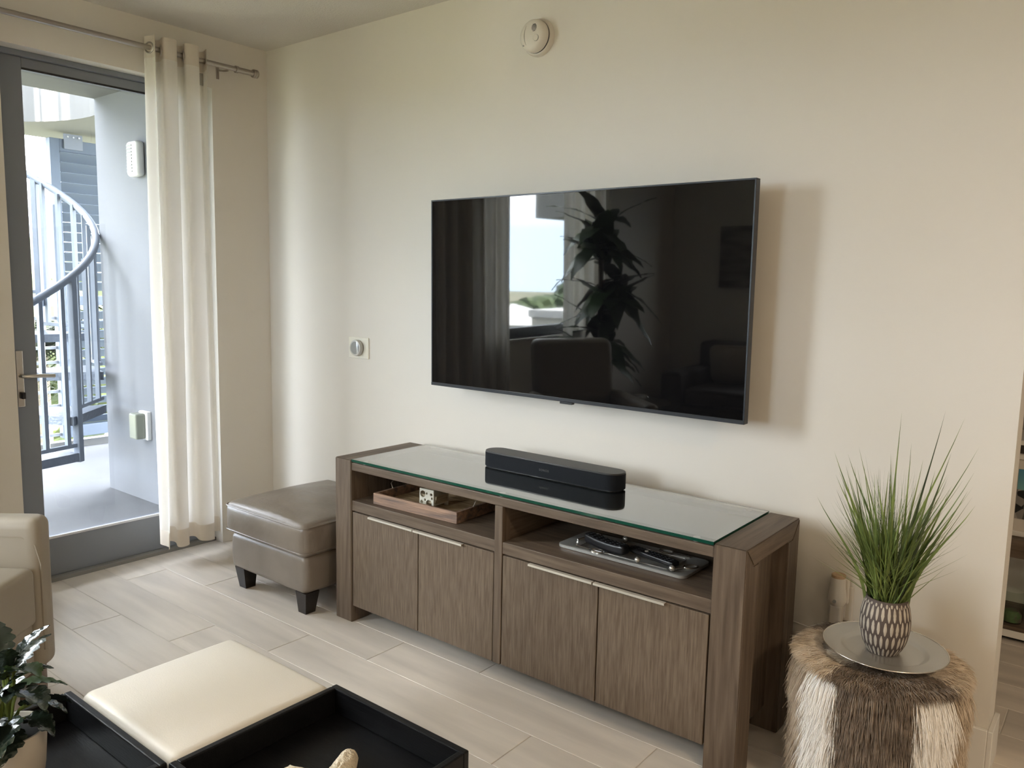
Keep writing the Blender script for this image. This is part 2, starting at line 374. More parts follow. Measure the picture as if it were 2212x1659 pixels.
bmesh_fix = bmesh.new(); bmesh_fix.from_mesh(rb.data); bmesh.ops.recalc_face_normals(bmesh_fix, faces=bmesh_fix.faces); bmesh_fix.to_mesh(rb.data); bmesh_fix.free()
sl = (-.254, -.229, -.216, -.132, -.117, -.078)  # unseen wall added to block sky; slots let sun patches onto the ring beam
outs('slotted_shade_wall', [(-1.66, -1.6, -2.0, sl[0], 2.9, 7), (-1.66, -1.6, sl[1], sl[2], 2.9, 7), (-1.66, -1.6, sl[3], sl[4], 2.9, 7), (-1.66, -1.6, sl[5], 1.4, 2.9, 7), (-1.66, -1.6, sl[0], sl[5], 4.15, 7), (-1.66, -1.6, sl[0], sl[5], 2.9, 3.45), (-3.7, -1.6, 1.0, 1.06, 3.25, 7), (-3.7, -1.6, -2.0, 1.06, 7, 7.1)], M_slab)
outs('balcony_kerb', [(-3.45, -3.36, -2.1, 1.6, -.03, .03)], M_slab)
# guard rail at the outer edge
gr = thing('balcony_railing', 'grey metal balcony railing with white posts beyond the spiral stair', 'railing', (-3.3, -1.2, -.03))
for i in range(9): box('rail_bar', (-3.31, -3.29, -2.05, .16, .1+.125*i, .125+.125*i), M_frame, gr, r=0)
for y in (-2.03, -1.5, -.85, -.42, -.2, .04): box('post', (-3.32, -3.28, y-.02, y+.02, -.03, 1.13), M_white, gr, r=.002)
# louvre screen
lv = thing('louvre_screen', 'tall blue grey louvred screen hung behind the spiral stair', 'screen', (-3.3, .53, .08))
y0, y1, z0, z1 = .165, 1.0, .08, 2.6
for nm, b in (('stile', (-3.34, -3.26, y0, y0+.075, z0, z1)), ('stile', (-3.34, -3.26, y1-.06, y1, z0, z1)), ('top_rail', (-3.34, -3.26, y0+.075, y1-.06, z1-.1, z1)), ('bottom_rail', (-3.34, -3.26, y0+.075, y1-.06, z0, z0+.1)), ('mid_rail', (-3.34, -3.26, y0+.075, y1-.06, 1.22, 1.3))):
    box(nm, b, M_louv, lv, r=.003)
sm = None
for i in range(28):
    z = z0+.14+i*.083
    if abs(z-1.26) < .07: continue
    if sm is None:
        b_ = box_bm(bmesh.new(), -.058, .058, 0, y1-y0-.135, -.005, .005, r=.002, mat=Matrix.Rotation(rad(-38), 4, 'Y')); sm = mesh_bm(b_, 'slat'); sm.materials.append(M_louv)
    o = bpy.data.objects.new('slat', sm); COL.objects.link(o); o.parent = lv; o.location = (0, y0+.075-.53, z-.08)
br = box('hanger_bracket', (-3.255, -3.24, .27, .42, 2.52, 2.645), M_frame, lv, r=.002)
for i in range(3): link('bolt', lathe_mesh([(.001, 0), (.008, 0), (.008, .006), (.001, .006)], 8, Matrix.Translation((-3.24, .3+.045*i, 2.62)) @ Matrix.Rotation(PI/2, 4, 'Y')), M_steel, br)
# spiral stair
SX, SY, SR = -2.09, -.98, .876
K = .4543; rise = K*PI/6; phn = rad(32)
st = thing('spiral_staircase', 'pale grey blue steel spiral staircase on the balcony outside the glass door', 'staircase', (SX, SY, -.03))
link('centre_column', lathe_mesh([(.057, -.03), (.057, 3.6)], 20, Matrix.Translation((SX, SY, 0))), M_stair, st, smooth=False)
def P3(r, ph, z): return (SX+r*math.cos(ph), SY+r*math.sin(ph), z)
zt0 = .345
bals = []
for k in range(-1, 9):
    a0, a1 = phn+rad(30)*(k-1), phn+rad(30)*k; zt = zt0+rise*k
    a0o = a0-rad(4)
    vs = []; fs = []
    ring = [P3(.055, a0o, 0), P3(SR+.02, a0o, 0), P3(SR+.02, a1, 0), P3(.055, a1, 0)]
    for (x, y, _) in ring: vs.append((x, y, zt))
    for (x, y, _) in ring: vs.append((x, y, zt-.055))
    for (x, y, _) in ring: vs.append((SX+(x-SX)*.985, SY+(y-SY)*.985, zt-.008))
    fs = [(0, 1, 2, 3), (0, 4, 5, 1), (1, 5, 6, 2), (2, 6, 7, 3), (8, 11, 10, 9)]
    link('tread', mesh_pd(vs, fs, 'tread'), M_tread, st)
    A, B = Vector(P3(SR, a0, zt+.05)), Vector(P3(SR, a1, zt+.05))
    bm = bmesh.new(); d = (B-A); ang = math.atan2(d.y, d.x)
    box_bm(bm, 0, d.length, -.012, .012, -.012, .012, r=.002, mat=Matrix.Translation(A) @ Matrix.Rotation(ang, 4, 'Z'))
    link('toe_rail', mesh_bm(bm), M_stair, st)
    for j in range(3):
        t = (j+.5)/3 if j else .17
        q = A+(B-A)*t; ph = a0+(a1-a0)*t
        zr = 1.208+K*ph
        bm = box_bm(bmesh.new(), -.013, .013, -.013, .013, 0, zr-zt-.05, mat=Matrix.Translation(q) @ Matrix.Rotation(ang, 4, 'Z'))
        link('baluster', mesh_bm(bm), M_stair, st)
    for ph_ in ([a1] if k % 3 == 0 else []):
        zr = 1.208+K*ph_
        bm = box_bm(bmesh.new(), -.022, .022, -.022, .022, zt-.06, zr, r=.003, mat=Matrix.Translation(P3(SR, ph_, 0)) @ Matrix.Rotation(ph_, 4, 'Z'))
        link('newel_post', mesh_bm(bm), M_stair, st)
tube('handrail', [P3(SR, rad(a), 1.208+K*rad(a)) for a in range(-30, 276, 6)], .024, M_stair, st, n=10)
# fittings on the balcony wall
sp = thing('wall_speaker', 'white louvred alarm sounder on the balcony side wall, half behind the curtain', 'alarm', (-1.17, -.138, 2.1))
cushion('housing', (-1.235, -1.1, -.2, -.138, 2.1, 2.32), .025, M_white, sp)
for i in range(9): box('grille_bar', (-1.215, -1.15, -.204, -.198, 2.125+.02*i, 2.135+.02*i), M_gplast, sp, r=0)
ob = thing('outdoor_outlet', 'white weatherproof outlet box with a grey flip cover low on the balcony side wall', 'outlet', (-1.2, -.138, .42))
box('back_box', (-1.25, -1.14, -.17, -.138, .4, .59), M_white, ob, r=.006)
box('flip_cover', (-1.255, -1.16, -.235, -.17, .41, .58), mat('smoke_cover', (.25, .26, .2), .3), ob, r=.01)
# ground and far landscape
GZ = -12
g = link('ground_lawn', mesh_pd([(-400, -400, GZ), (60, -400, GZ), (60, 300, GZ), (-400, 300, GZ)], [(0, 1, 2, 3)]), mat('distant_lawn', (.085, .09, .055), .9, c2=(.14, .135, .095), sc=.06, lo=.35, hi=.65)); g['kind'] = 'structure'
M_fol = [mat('tree_foliage_%d' % i, a, .7, c2=b, sc=3, lo=.35, hi=.65, vary=.15) for i, (a, b) in enumerate((((.016, .032, .012), (.035, .06, .02)), ((.025, .042, .014), (.05, .075, .026)), ((.010, .017, .003), (.034, .046, .007))))]
M_trunk = mat('tree_bark', (.16, .13, .1), .9)
def tree(name, loc, h, w, mi, label, group=None):
    t = thing(name, label, 'tree', loc, random.uniform(0, 6), group)
    tube('trunk', [(0, 0, -.1), (.05*w, 0, h*.4), (0, .04*w, h*.75)], .12*w**.5*.6, M_trunk, t, n=6, world=False)
    vs = []; fs = []
    for b in range(6):
        a = random.uniform(0, 6.3); q = random.uniform(.0, .33)*w
        c = Vector((q*math.cos(a), q*math.sin(a), h*random.uniform(.62, .84))); r0 = w*random.uniform(.2, .3)
        bmx = bmesh.new(); bmesh.ops.create_icosphere(bmx, subdivisions=3, radius=1); off = len(vs)
        for v in bmx.verts:
            s = 1+.38*mnoise.noise(v.co*2.3+Vector((b*7.1, loc[0], loc[1])))+.22*mnoise.noise(v.co*6+Vector((b, 3, 1)))
            vs.append(c+Vector((v.co.x*r0*s, v.co.y*r0*s, v.co.z*r0*.75*s)))
        for f in bmx.faces: fs.append(tuple(off+v.index for v in f.verts))
        bmx.free()
    link('crown', mesh_pd(vs, fs, 'crown'), M_fol[mi], t, world=False)
    return t
def palm(loc, h, n, L_, label, group):
    t = thing('palm_tree', label, 'tree', loc, random.uniform(0, 6), group)
    tube('trunk', [(0, 0, -.1), (.1, 0, h*.5), (.05, .05, h)], .14, M_trunk, t, n=8, world=False)
    for i in range(n):
        a = 2*PI*i/n+random.uniform(-.2, .2); el = random.uniform(.1, 1.25); vs = []; fs = []
        prev = None
        for s in range(15):
            q = s/14; rr_ = L_*q*math.cos(el*(1-.4*q)); zz = h+L_*(math.sin(el)*q-.75*q*q*(1.1-el*.3))
            c = Vector((rr_*math.cos(a), rr_*math.sin(a), zz)); side = Vector((-math.sin(a), math.cos(a), 0))
            if s:
                ll = L_*.34*math.sin(PI*min(1, .12+q*.88))+.03
                for sg in (-1, 1):
                    for e in (0, .5):
                        cc = prev.lerp(c, e); dvec = side*sg*ll+Vector((math.cos(a), math.sin(a), 0))*ll*.55-Vector((0, 0, ll*.45))
                        o_ = len(vs); w_ = Vector((math.cos(a), math.sin(a), 0))*.035
                        vs += [cc-w_, cc+w_, cc+dvec]; fs.append((o_, o_+1, o_+2))
                o_ = len(vs); vs += [prev-side*.02, prev+side*.02, c+side*.015, c-side*.015]; fs.append((o_, o_+1, o_+2, o_+3))
            prev = c
        link('frond', mesh_pd(vs, fs, 'frond'), M_fol[2], t, world=False)
    return t
palm((-8.5, 1.95, GZ), 12.5, 22, 2.2, 'sunlit yellow green palm nearest beyond the balcony railing', None)
tree('leafy_tree', (-14.5, 4.3, GZ), 15.0, 5, 2, 'sunlit yellow green tree crown just behind the nearest palm')
tree('leafy_tree', (-23, 7.3, GZ), 15.9, 7.5, 2, 'bright yellow green tree crown farther behind the nearest palm')
for i in range(30):
    R_ = (74, 96, 118)[i % 3]; a = rad(196+(i//3)*7.2+(0, 2.6, 4.6)[i % 3])
    tree('distant_tree', (R_*math.cos(a), -2+R_*math.sin(a), GZ), (11.3, 11.9, 12.6)[i % 3]+random.uniform(-.3, .3), 8.4, i % 2, 'green tree in the distant tree line reflected in the television screen', 'distant tree line')
def house(x, y, w, d, h, rz, label, mw, mr_):
    t = thing('house', label, 'house', (x, y, GZ), rz)
    box('wall', (-w/2, w/2, -d/2, d/2, 0, h), mw, t, r=0, world=False)
    link('roof', mesh_pd([(-w/2-.6, -d/2-.6, h), (w/2+.6, -d/2-.6, h), (w/2+.6, d/2+.6, h), (-w/2-.6, d/2+.6, h), (-w/4, 0, h+w*.16), (w/4, 0, h+w*.16)], [(0, 1, 5, 4), (1, 2, 5), (2, 3, 4, 5), (3, 0, 4), (3, 2, 1, 0)]), mr_, t, world=False)
    for i in range(3):
        fx = -w/2+w*(i+.7)/3.4
        f = box('window', (fx-.7, fx+.7, d/2, d/2+.08, h-3.2, h-1.5), M_frame, t, r=0, world=False)
        box('window', (w/2, w/2+.08, -d/2+d*(i+.7)/3.4-.7, -d/2+d*(i+.7)/3.4+.7, h-3.2, h-1.5), M_frame, t, r=0, world=False)
M_hw = mat('house_white', (.3, .29, .27), .8); M_hr = mat('white_roof', (.36, .36, .37), .7); M_hb = mat('house_beige', (.22, .17, .12), .8); M_hbr = mat('beige_roof', (.4, .28, .2), .8)
house(-29.5, -39.5, 7, 6, 10.1, .95, 'white hip roofed house reflected low in the television screen', M_hw, M_hr)
house(-51, -68, 6, 6, 9.2, .9, 'beige tile roofed house reflected near the tree line in the screen', M_hb, M_hbr)
an = thing('annex_building', 'flat roofed pale building reflected just above the window frame in the screen', 'building', (-15, -25.9, GZ))
box('wall', (-1, 1, -2, 2, 0, 11.6), M_hw, an, r=0, world=False); box('flat_roof', (-1.1, 1.1, -2.1, 2.1, 11.6, 11.9), M_hr, an, r=0, world=False)
for x in (-.4, .5): box('window', (x-.3, x+.3, 1.98, 2.04, 8.5, 10), M_frame, an, r=0, world=False)
outs('neighbour_balcony_slab', [(-6, -.2, -15, -10.8, 2.57, 3.5)], M_slab)

# ================================================================== TELEVISION AND CONSOLE
tl, tr_, tb, tt = 1.4290, 2.9015, 1.0095, 1.8265
tilt = math.atan2(.0105, tt-tb)
tv = thing('television', 'large black flat screen television mounted on the beige wall above the console', 'television', (2.1653, -.1445, tb))
TM = Matrix.Translation((2.1653, -.1445, tb)) @ Matrix.Rotation(tilt, 4, 'X')
hw, hh = (tr_-tl)/2, math.hypot(tt-tb, .0105)
def tvbox(nm, b, mt, r=.002, parent=None): return box(nm, b, mt, parent or tv, r=r, mat=TM)
M_scr = mat('screen_glass', (.004, .004, .0045), .025, ior=1.5, spec=.5)
M_bez = mat('tv_bezel', (.012, .013, .017), .35)
tvbox('screen', (-hw+.006, hw-.006, 0.0005, .012, .014, hh-.006), M_scr, 0)
for nm, b in (('bezel_bottom', (-hw, hw, -.003, .03, 0, .014)), ('bezel_top', (-hw, hw, -.002, .03, hh-.006, hh)), ('bezel_side', (-hw, -hw+.006, -.002, .03, .014, hh-.006)), ('bezel_side', (hw-.006, hw, -.002, .03, .014, hh-.006))): tvbox(nm, b, M_bez, .001)
tvbox('back_housing', (-hw+.02, hw-.02, .012, .048, .03, hh-.03), M_black, .01)
tvbox('sensor_nub', (-.03, .03, .002, .02, -.01, .0), M_black, .002)
mtg = tvbox('wall_mount', (-.22, .22, .048, .064, .25, .55), M_black, .004)
box('mount_arm', (2.0, 2.06, -.09, -.02, 1.35, 1.47), M_black, mtg); box('mount_arm', (2.32, 2.38, -.09, -.02, 1.35, 1.47), M_black, mtg)
box('mount_plate', (1.95, 2.43, -.02, 0, 1.25, 1.55), M_black, mtg)
# media console
a, b, lw, Df, Db, Hc = 1.2574, 3.0974, .1025, .5571, .1101, .7165
mc = thing('media_console', 'grey brown oak media console with four doors under the television', 'console', ((a+b)/2, -(Df+Db)/2, 0))
def yzprism(name, x0, x1, poly, mt, parent, r=.003):
    bm = bmesh.new(); vv = [bm.verts.new((x0, y, z)) for y, z in poly]; f = bm.faces.new(vv)
    ext = bmesh.ops.extrude_face_region(bm, geom=[f])
    for v in [g for g in ext['geom'] if isinstance(g, bmesh.types.BMVert)]: v.co.x = x1
    bmesh.ops.recalc_face_normals(bm, faces=bm.faces); bmesh.ops.bevel(bm, geom=list(bm.edges), offset=r, segments=2, affect='EDGES')
    return link(name, mesh_bm(bm, name), mt, parent)
for x0 in (a, b-lw):
    q = Hc-.06
    yzprism('leg', x0, x0+lw, [(-Df, 0), (-Df+.1, 0), (-Df+.1, q), (-Df+.06, q), (-Df, Hc)], M_wz, mc)
    yzprism('leg', x0, x0+lw, [(-Db, 0), (-Db, Hc), (-Db-.06, q), (-Db-.1, q), (-Db-.1, 0)], M_wz, mc)
    yzprism('end_beam', x0, x0+lw, [(-Df, Hc), (-Df+.06, q), (-Db-.06, q), (-Db, Hc)], M_wy, mc)
xi0, xi1 = a+lw, b-lw
box('side_panel', (xi0-.055, xi0, -Df+.1, -Db-.1, .085, Hc-.06), M_wz, mc, r=.001)
box('side_panel', (xi1, xi1+.055, -Df+.1, -Db-.1, .085, Hc-.06), M_wz, mc, r=.001)
box('front_rail', (xi0, xi1, -Df+.004, -Df+.05, .672, .706), M_wx, mc, r=.003)
box('back_rail', (xi0, xi1, -Db-.05, -Db-.004, .672, .706), M_wx, mc, r=.003)
box('top_panel', (xi0, xi1, -Df+.05, -Db-.05, .668, .69), mat('grey_backing_board', (.42, .41, .38), .7), mc, r=.001)
box('back_panel', (xi0, xi1, -Db-.03, -Db-.012, .08, .668), M_wx, mc, r=.001)
box('divider_post', (2.151, 2.187, -Df+.003, -Df+.05, .075, .672), M_wz, mc, r=.002)
box('divider_panel', (2.155, 2.183, -Df+.05, -Db-.03, .08, .668), M_wy, mc, r=.001)
box('shelf', (xi0, 2.151, -Df+.006, -Db-.03, .497, .541), M_wx, mc, r=.002)
box('shelf', (2.187, xi1, -Df+.006, -Db-.03, .497, .541), M_wx, mc, r=.002)
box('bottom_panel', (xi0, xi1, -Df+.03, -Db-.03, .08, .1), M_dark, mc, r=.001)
for (x0, x1, h0, h1) in ((xi0+.006, 1.757, 1.477, 1.737), (1.762, 2.148, 1.742, 2.001), (2.192, 2.597, 2.316, 2.580), (2.602, xi1-.006, 2.586, 2.847)):
    dr = box('door', (x0, x1, -Df+.004, -Df+.026, .076, .492), M_door, mc, r=.0015)
    bm = box_bm(bmesh.new(), h0, h1, -Df-.009, -Df+.004, .4925, .4945); box_bm(bm, h0, h1, -Df-.011, -Df-.009, .487, .4945)
    link('edge_pull', mesh_bm(bm), M_pull, dr)
# glass top
bm = box_bm(bmesh.new(), xi0+.002, xi1-.002, -Df+.002, -Db-.002, .7105, .7205)
bm.normal_update()
for f in bm.faces: f.material_index = 1 if abs(f.normal.z) < .5 else 0
gt = link('glass_top', mesh_bm(bm), [M_top, M_edge], mc); gt['label'] = 'clear glass top with green edges'
for x in (1.43, 2.17, 2.93):
    for y in (-Df+.022, -Db-.022): link('bumper', lathe_mesh([(.001, .706), (.011, .706), (.011, .7103), (.001, .7103)], 12, Matrix.Translation((x, y, 0))), M_wplast, gt)
# soundbar
GT = .7207
sx0, syc, sl, sd = 1.8397, -.226, .651, .052
sb = thing('soundbar', 'black rounded soundbar lying on the glass console top', 'soundbar', (sx0+sl/2, syc, GT))
def stadium(x0, x1, yc, r, n=14):
    return [(x1-r+r*math.cos(t), yc+r*math.sin(t)) for t in [(-PI/2+PI*i/n) for i in range(n+1)]]+[(x0+r+r*math.cos(t), yc+r*math.sin(t)) for t in [(PI/2+PI*i/n) for i in range(n+1)]]
def prism(ring, z0, z1, bevel=0, bseg=2):
    bm = bmesh.new(); vv = [bm.verts.new((x, y, z0)) for x, y in ring]; f = bm.faces.new(vv)
    ext = bmesh.ops.extrude_face_region(bm, geom=[f]); 
    for v in [g for g in ext['geom'] if isinstance(g, bmesh.types.BMVert)]: v.co.z = z1
    bmesh.ops.recalc_face_normals(bm, faces=bm.faces)
    if bevel: bmesh.ops.bevel(bm, geom=[e for e in bm.edges if abs(e.verts[0].co.z-e.verts[1].co.z) < 1e-6], offset=bevel, segments=bseg, affect='EDGES')
    return bm
smooth_auto(link('foot_base', mesh_bm(prism(stadium(sx0+.012, sx0+sl-.012, syc, sd-.012), GT, GT+.004)), M_black, sb))
smooth_auto(link('body', mesh_bm(prism(stadium(sx0, sx0+sl, syc, sd), GT+.004, GT+.062, .002)), mat('speaker_cloth', (.004, .0055, .008), .7, spec=.2, bump=.1, bsc=900), sb))
smooth_auto(link('top_cap', mesh_bm(prism(stadium(sx0+.001, sx0+sl-.001, syc, sd-.001), GT+.062, GT+.068, .0015)), mat('soundbar_top', (.030, .029, .027), .42), sb))
def text(name, body, size, M_, mt, parent, depth=.0004):
    cu = bpy.data.curves.new(name, 'FONT'); cu.body = body; cu.size = size; cu.align_x = 'CENTER'; cu.align_y = 'CENTER'; cu.extrude = depth; cu.space_character = 1.25
    t = bpy.data.objects.new('tmp', cu); COL.objects.link(t); bpy.context.view_layer.update(); me = bpy.data.meshes.new_from_object(t)
    bpy.data.objects.remove(t); me.transform(M_); return link(name, me, mt, parent)
text('lettering', 'SONOS', .012, Matrix.Translation((sx0+sl/2, syc-sd-.0003, GT+.034)) @ Matrix.Rotation(PI/2, 4, 'X'), mat('logo_grey', (.06, .06, .06), .5), sb)

# ================================================================== ON THE CONSOLE SHELVES
SZ = .5415
rt = thing('rustic_tray', 'rustic reclaimed wood tray with wire handles on the left console shelf', 'tray', (1.685, -.355, SZ), rad(2.5))
def rb_(nm, bb, mt, r=.0015): return box(nm, bb, mt, rt, r=r, world=False)
hl, hd = .228, .16
rb_('tray_base', (-hl+.012, hl-.012, -hd+.012, hd-.012, .001, .009), M_rustb)
rb_('side_board', (-hl, hl, -hd, -hd+.012, 0, .046), M_rust); rb_('side_board', (-hl, hl, hd-.012, hd, 0, .046), M_rust)
rb_('end_board', (-hl, -hl+.012, -hd+.012, hd-.012, 0, .046), M_rust); rb_('end_board', (hl-.012, hl, -hd+.012, hd-.012, 0, .046), M_rust)
for s in (-1, 1): tube('wire_handle', [(s*(hl-.006), -.05, .044), (s*(hl+.004), -.05, .066), (s*(hl+.008), -.03, .078), (s*(hl+.008), .03, .078), (s*(hl+.004), .05, .066), (s*(hl-.006), .05, .044)], .0022, M_nickel, rt, n=6, world=False)
ch = thing('coaster_holder', 'small white holder with round cut-outs standing in the rustic tray', 'holder', (1.697, -.40, SZ+.009), rad(4))
def plate_holes(w, h, t, holes, mt, parent, name, M_):
    """plate in local XZ with round holes cut by scanning: ring strips around each hole on a grid"""
    nx, nz = 44, 44; vs = []; fs = []; idx = {}
    def inside(i, j):
        x, z = (i+.5)/nx*w, (j+.5)/nz*h
        return any((x-cx)**2+(z-cz)**2 < r*r for cx, cz, r in holes) or (z < h*.14 and w*.22 < x < w*.78)
    def V(i, j, k):
        q = (i, j, k)
        if q not in idx: idx[q] = len(vs); vs.append((i/nx*w-w/2, (k-.5)*t, j/nz*h))
        return idx[q]
    for i in range(nx):
        for j in range(nz):
            if inside(i, j): continue
            fs.append((V(i, j, 0), V(i+1, j, 0), V(i+1, j+1, 0), V(i, j+1, 0))); fs.append((V(i, j, 1), V(i, j+1, 1), V(i+1, j+1, 1), V(i+1, j, 1)))
            for di, dj, q in ((-1, 0, ((0, 0), (0, 1))), (1, 0, ((1, 1), (1, 0))), (0, -1, ((1, 0), (0, 0))), (0, 1, ((0, 1), (1, 1)))):
                ii, jj = i+di, j+dj
                if not (0 <= ii < nx and 0 <= jj < nz) or inside(ii, jj):
                    (a0, b0), (a1, b1) = q; fs.append((V(i+a0, j+b0, 0), V(i+a0, j+b0, 1), V(i+a1, j+b1, 1), V(i+a1, j+b1, 0)))
    me = mesh_pd(vs, fs, name); me.transform(M_); return link(name, me, mt, parent, world=False)
M_hold = mat('cream_holder', (.62, .60, .52), .6)
hs = [(.017, .058, .014), (.05, .022, .015), (.038, .062, .005), (.062, .06, .006), (.03, .035, .005), (.012, .024, .007), (.066, .045, .005)]
plate_holes(.075, .08, .006, hs, M_hold, ch, 'pierced_panel', Matrix.Translation((0, -.045, 0)))
plate_holes(.075, .05, .006, hs[4:], M_hold, ch, 'pierced_panel', Matrix.Translation((0, .045, 0)))
box('rail', (-.036, -.03, -.042, .042, .012, .02), M_hold, ch, world=False); box('rail', (.03, .036, -.042, .042, .012, .02), M_hold, ch, world=False)
co = None
M_coast = mat('beige_coaster', (.34, .29, .2), .7, c2=(.42, .36, .26), sc=40)
for i in range(4):
    loc = (1.697, -.40, SZ+.0292+.0085*i)
    o = link('coaster', mesh_bm(prism([(-.042+.0, -.038), (.042, -.038), (.042, .038), (-.042, .038)], 0, .008, .001)), M_coast, world=False, loc=loc); o.rotation_euler = (0, 0, rad(4+random.uniform(-5, 5)))
    setp(o, 'square beige coaster, %s in the stack held by the white cut-out holder' % ('lowest', 'second from the bottom', 'third from the bottom', 'topmost')[i], 'coaster', 'coasters in the holder')
# metal tray with rackets
at_ = thing('serving_tray', 'silver metal tray with raised racket ornaments on the right console shelf', 'tray', (2.61, -.359, SZ), rad(-.3))
def rrect(hx, hy, r, n=6):
    out_ = []
    for cx, cy, a0 in ((hx-r, -hy+r, -90), (hx-r, hy-r, 0), (-hx+r, hy-r, 90), (-hx+r, -hy+r, 180)):
        for i in range(n+1): t = rad(a0+90*i/n); out_.append((cx+r*math.cos(t), cy+r*math.sin(t)))
    return out_
ro, ri = rrect(.25, .10, .025), rrect(.165, .062, .012)
n = len(ro); vs = []; fs = []
for ring, z in ((rrect(.25, .1, .025), .010), (rrect(.246, .096, .022), .012), (rrect(.17, .067, .012), .007), (ri, .0035)): vs += [(x, y, z) for x, y in ring]
vs += [(x, y, .001) for x, y in ro]
for L0 in (0, 1, 2):
    for i in range(n): fs.append((L0*n+i, L0*n+(i+1) % n, (L0+1)*n+(i+1) % n, (L0+1)*n+i))
fs.append(tuple(3*n+i for i in range(n)))
fs += [(4*n+i, 4*n+(i+1) % n, (i+1) % n, i) for i in range(n)]; fs.append(tuple(4*n+i for i in range(n-1, -1, -1)))
smooth_auto(link('tray_plate', mesh_pd(vs, fs), M_acr, at_, world=False), 30)
tube('embossed_line', [(x*1.07, y*1.1, .0085) for x, y in ri], .0018, M_acr, at_, n=6, closed=True, world=False)
def racket(x, y, ang):
    M_ = Matrix.Translation((x, y, .0135)) @ Matrix.Rotation(rad(ang), 4, 'Z')
    head = [M_ @ Vector((.028+.026*math.cos(t), .017*math.sin(t), 0)) for t in [2*PI*i/20 for i in range(20)]]
    r = tube('racket', head, .0028, M_steel, at_, n=6, closed=True, world=False)
    tube('racket_handle', [M_ @ Vector((q, 0, 0)) for q in (.003, -.02, -.06)], .0034, M_steel, r, n=6, world=False)
racket(-.2, .035, 80); racket(-.12, -.08, 0); racket(.12, .08, 180); racket(.212, -.03, 60)
for x, y in ((-.075, .083), (.07, -.083), (.195, -.078)):
    bm = bmesh.new(); bmesh.ops.create_uvsphere(bm, u_segments=14, v_segments=10, radius=.0105, matrix=Matrix.Translation((x, y, .0205)))
    link('ball', mesh_bm(bm), mat('pearl', (.6, .57, .52), .2, .7), at_, world=False, smooth=True)
def remote(label, loc, rz, Lr, wr, hr, curve, btns, disc):
    t = thing('remote_control', label, 'remote control', loc, rz)
    def fn(p, u, v, w): p.z += curve*(u*u); p.y *= 1-.12*abs(u)**2; return p
    cushion('body', (-Lr/2, Lr/2, -wr/2, wr/2, 0, hr), min(hr, wr)*.3, M_black, t, fn=fn, world=False, n=3)
    bm = bmesh.new()
    for i in range(btns):
        for j in (-1, 0, 1):
            x = -Lr*.4+Lr*.8*i/(btns-1)
            if disc is not None and abs(x-disc) < .013: continue
            zc = hr+curve*(2*x/Lr)**2
            box_bm(bm, x-.003, x+.003, j*wr*.27-.0035, j*wr*.27+.0035, zc-.001, zc+.0012)
    link('buttons', mesh_bm(bm), M_blackm, t, world=False)
    if disc is not None: link('round_button', lathe_mesh([(.001, hr-.001), (.0065, hr-.001), (.0065, hr+.0015), (.001, hr+.0018)], 16, Matrix.Translation((disc, 0, 0))), M_wplast, t, world=False)
    return t
remote('thick curved black remote control at the left on the silver tray', (2.527, -.392, SZ+.0095), rad(-13), .19, .046, .034, .006, 8, None)
remote('slim black remote control with one white round button on the silver tray', (2.70, -.372, SZ+.0125), rad(-14), .2, .042, .016, 0.0, 11, -.03)

# ================================================================== LEATHER OTTOMAN
ot = thing('leather_ottoman', 'taupe leather ottoman with dark tapered legs, left of the console', 'ottoman', (.87, -.36, 0))
def crown(amp):
    def fn(p, u, v, w):
        if w > 0: p.z += amp*(1-u*u)*(1-v*v)*w
        return p
    return fn
def otc(p, u, v, w):
    k = .012*(1-w*w); p.x += k*u*(1-abs(v)**4); p.y += k*v*(1-abs(u)**4)
    if w > 0: p.z += .05*(1-u*u)*(1-v*v)*w+.008*mnoise.noise(Vector((u*2.2, v*5, 1)))*(1-u*u)*(1-v*v)*w
    return p
cus = cushion('seat_cushion', (.572, 1.178, -.668, -.05, .262, .415), .03, M_taupe_w, ot, n=4, m=14, fn=otc)
cushion('base', (.598, 1.165, -.655, -.06, .092, .272), .028, M_taupe, ot, n=4, m=8, fn=lambda p, u, v, w: (p.__setattr__('x', p.x+.008*(1-w*w)*u), p)[1])
rg = rrect(.305, .311, .03)
for z, o_ in ((.4, 0.0), (.285, .002)):
    tube('piping', [(.875+x*(1+o_), -.359+y*(1+o_), z) for x, y in rg], .0035, M_taupe, cus, n=6, closed=True)
for sx_, sy_ in ((0, 0), (1, 0), (0, 1), (1, 1)):
    x, y = (.655, 1.128)[sx_], (-.612, -.11)[sy_]; k0, k1 = .037, .026
    dx = -.008 if sx_ == 0 else .006
    link('leg', mesh_pd([(x-k1+dx*-1, y-k1, 0), (x+k1-dx, y-k1, 0), (x+k1-dx, y+k1, 0), (x-k1-dx, y+k1, 0), (x-k0, y-k0, .1), (x+k0, y-k0, .1), (x+k0, y+k0, .1), (x-k0, y+k0, .1)], [(3, 2, 1, 0), (4, 5, 6, 7), (0, 1, 5, 4), (1, 2, 6, 5), (2, 3, 7, 6), (3, 0, 4, 7)]), M_darkleg, ot)

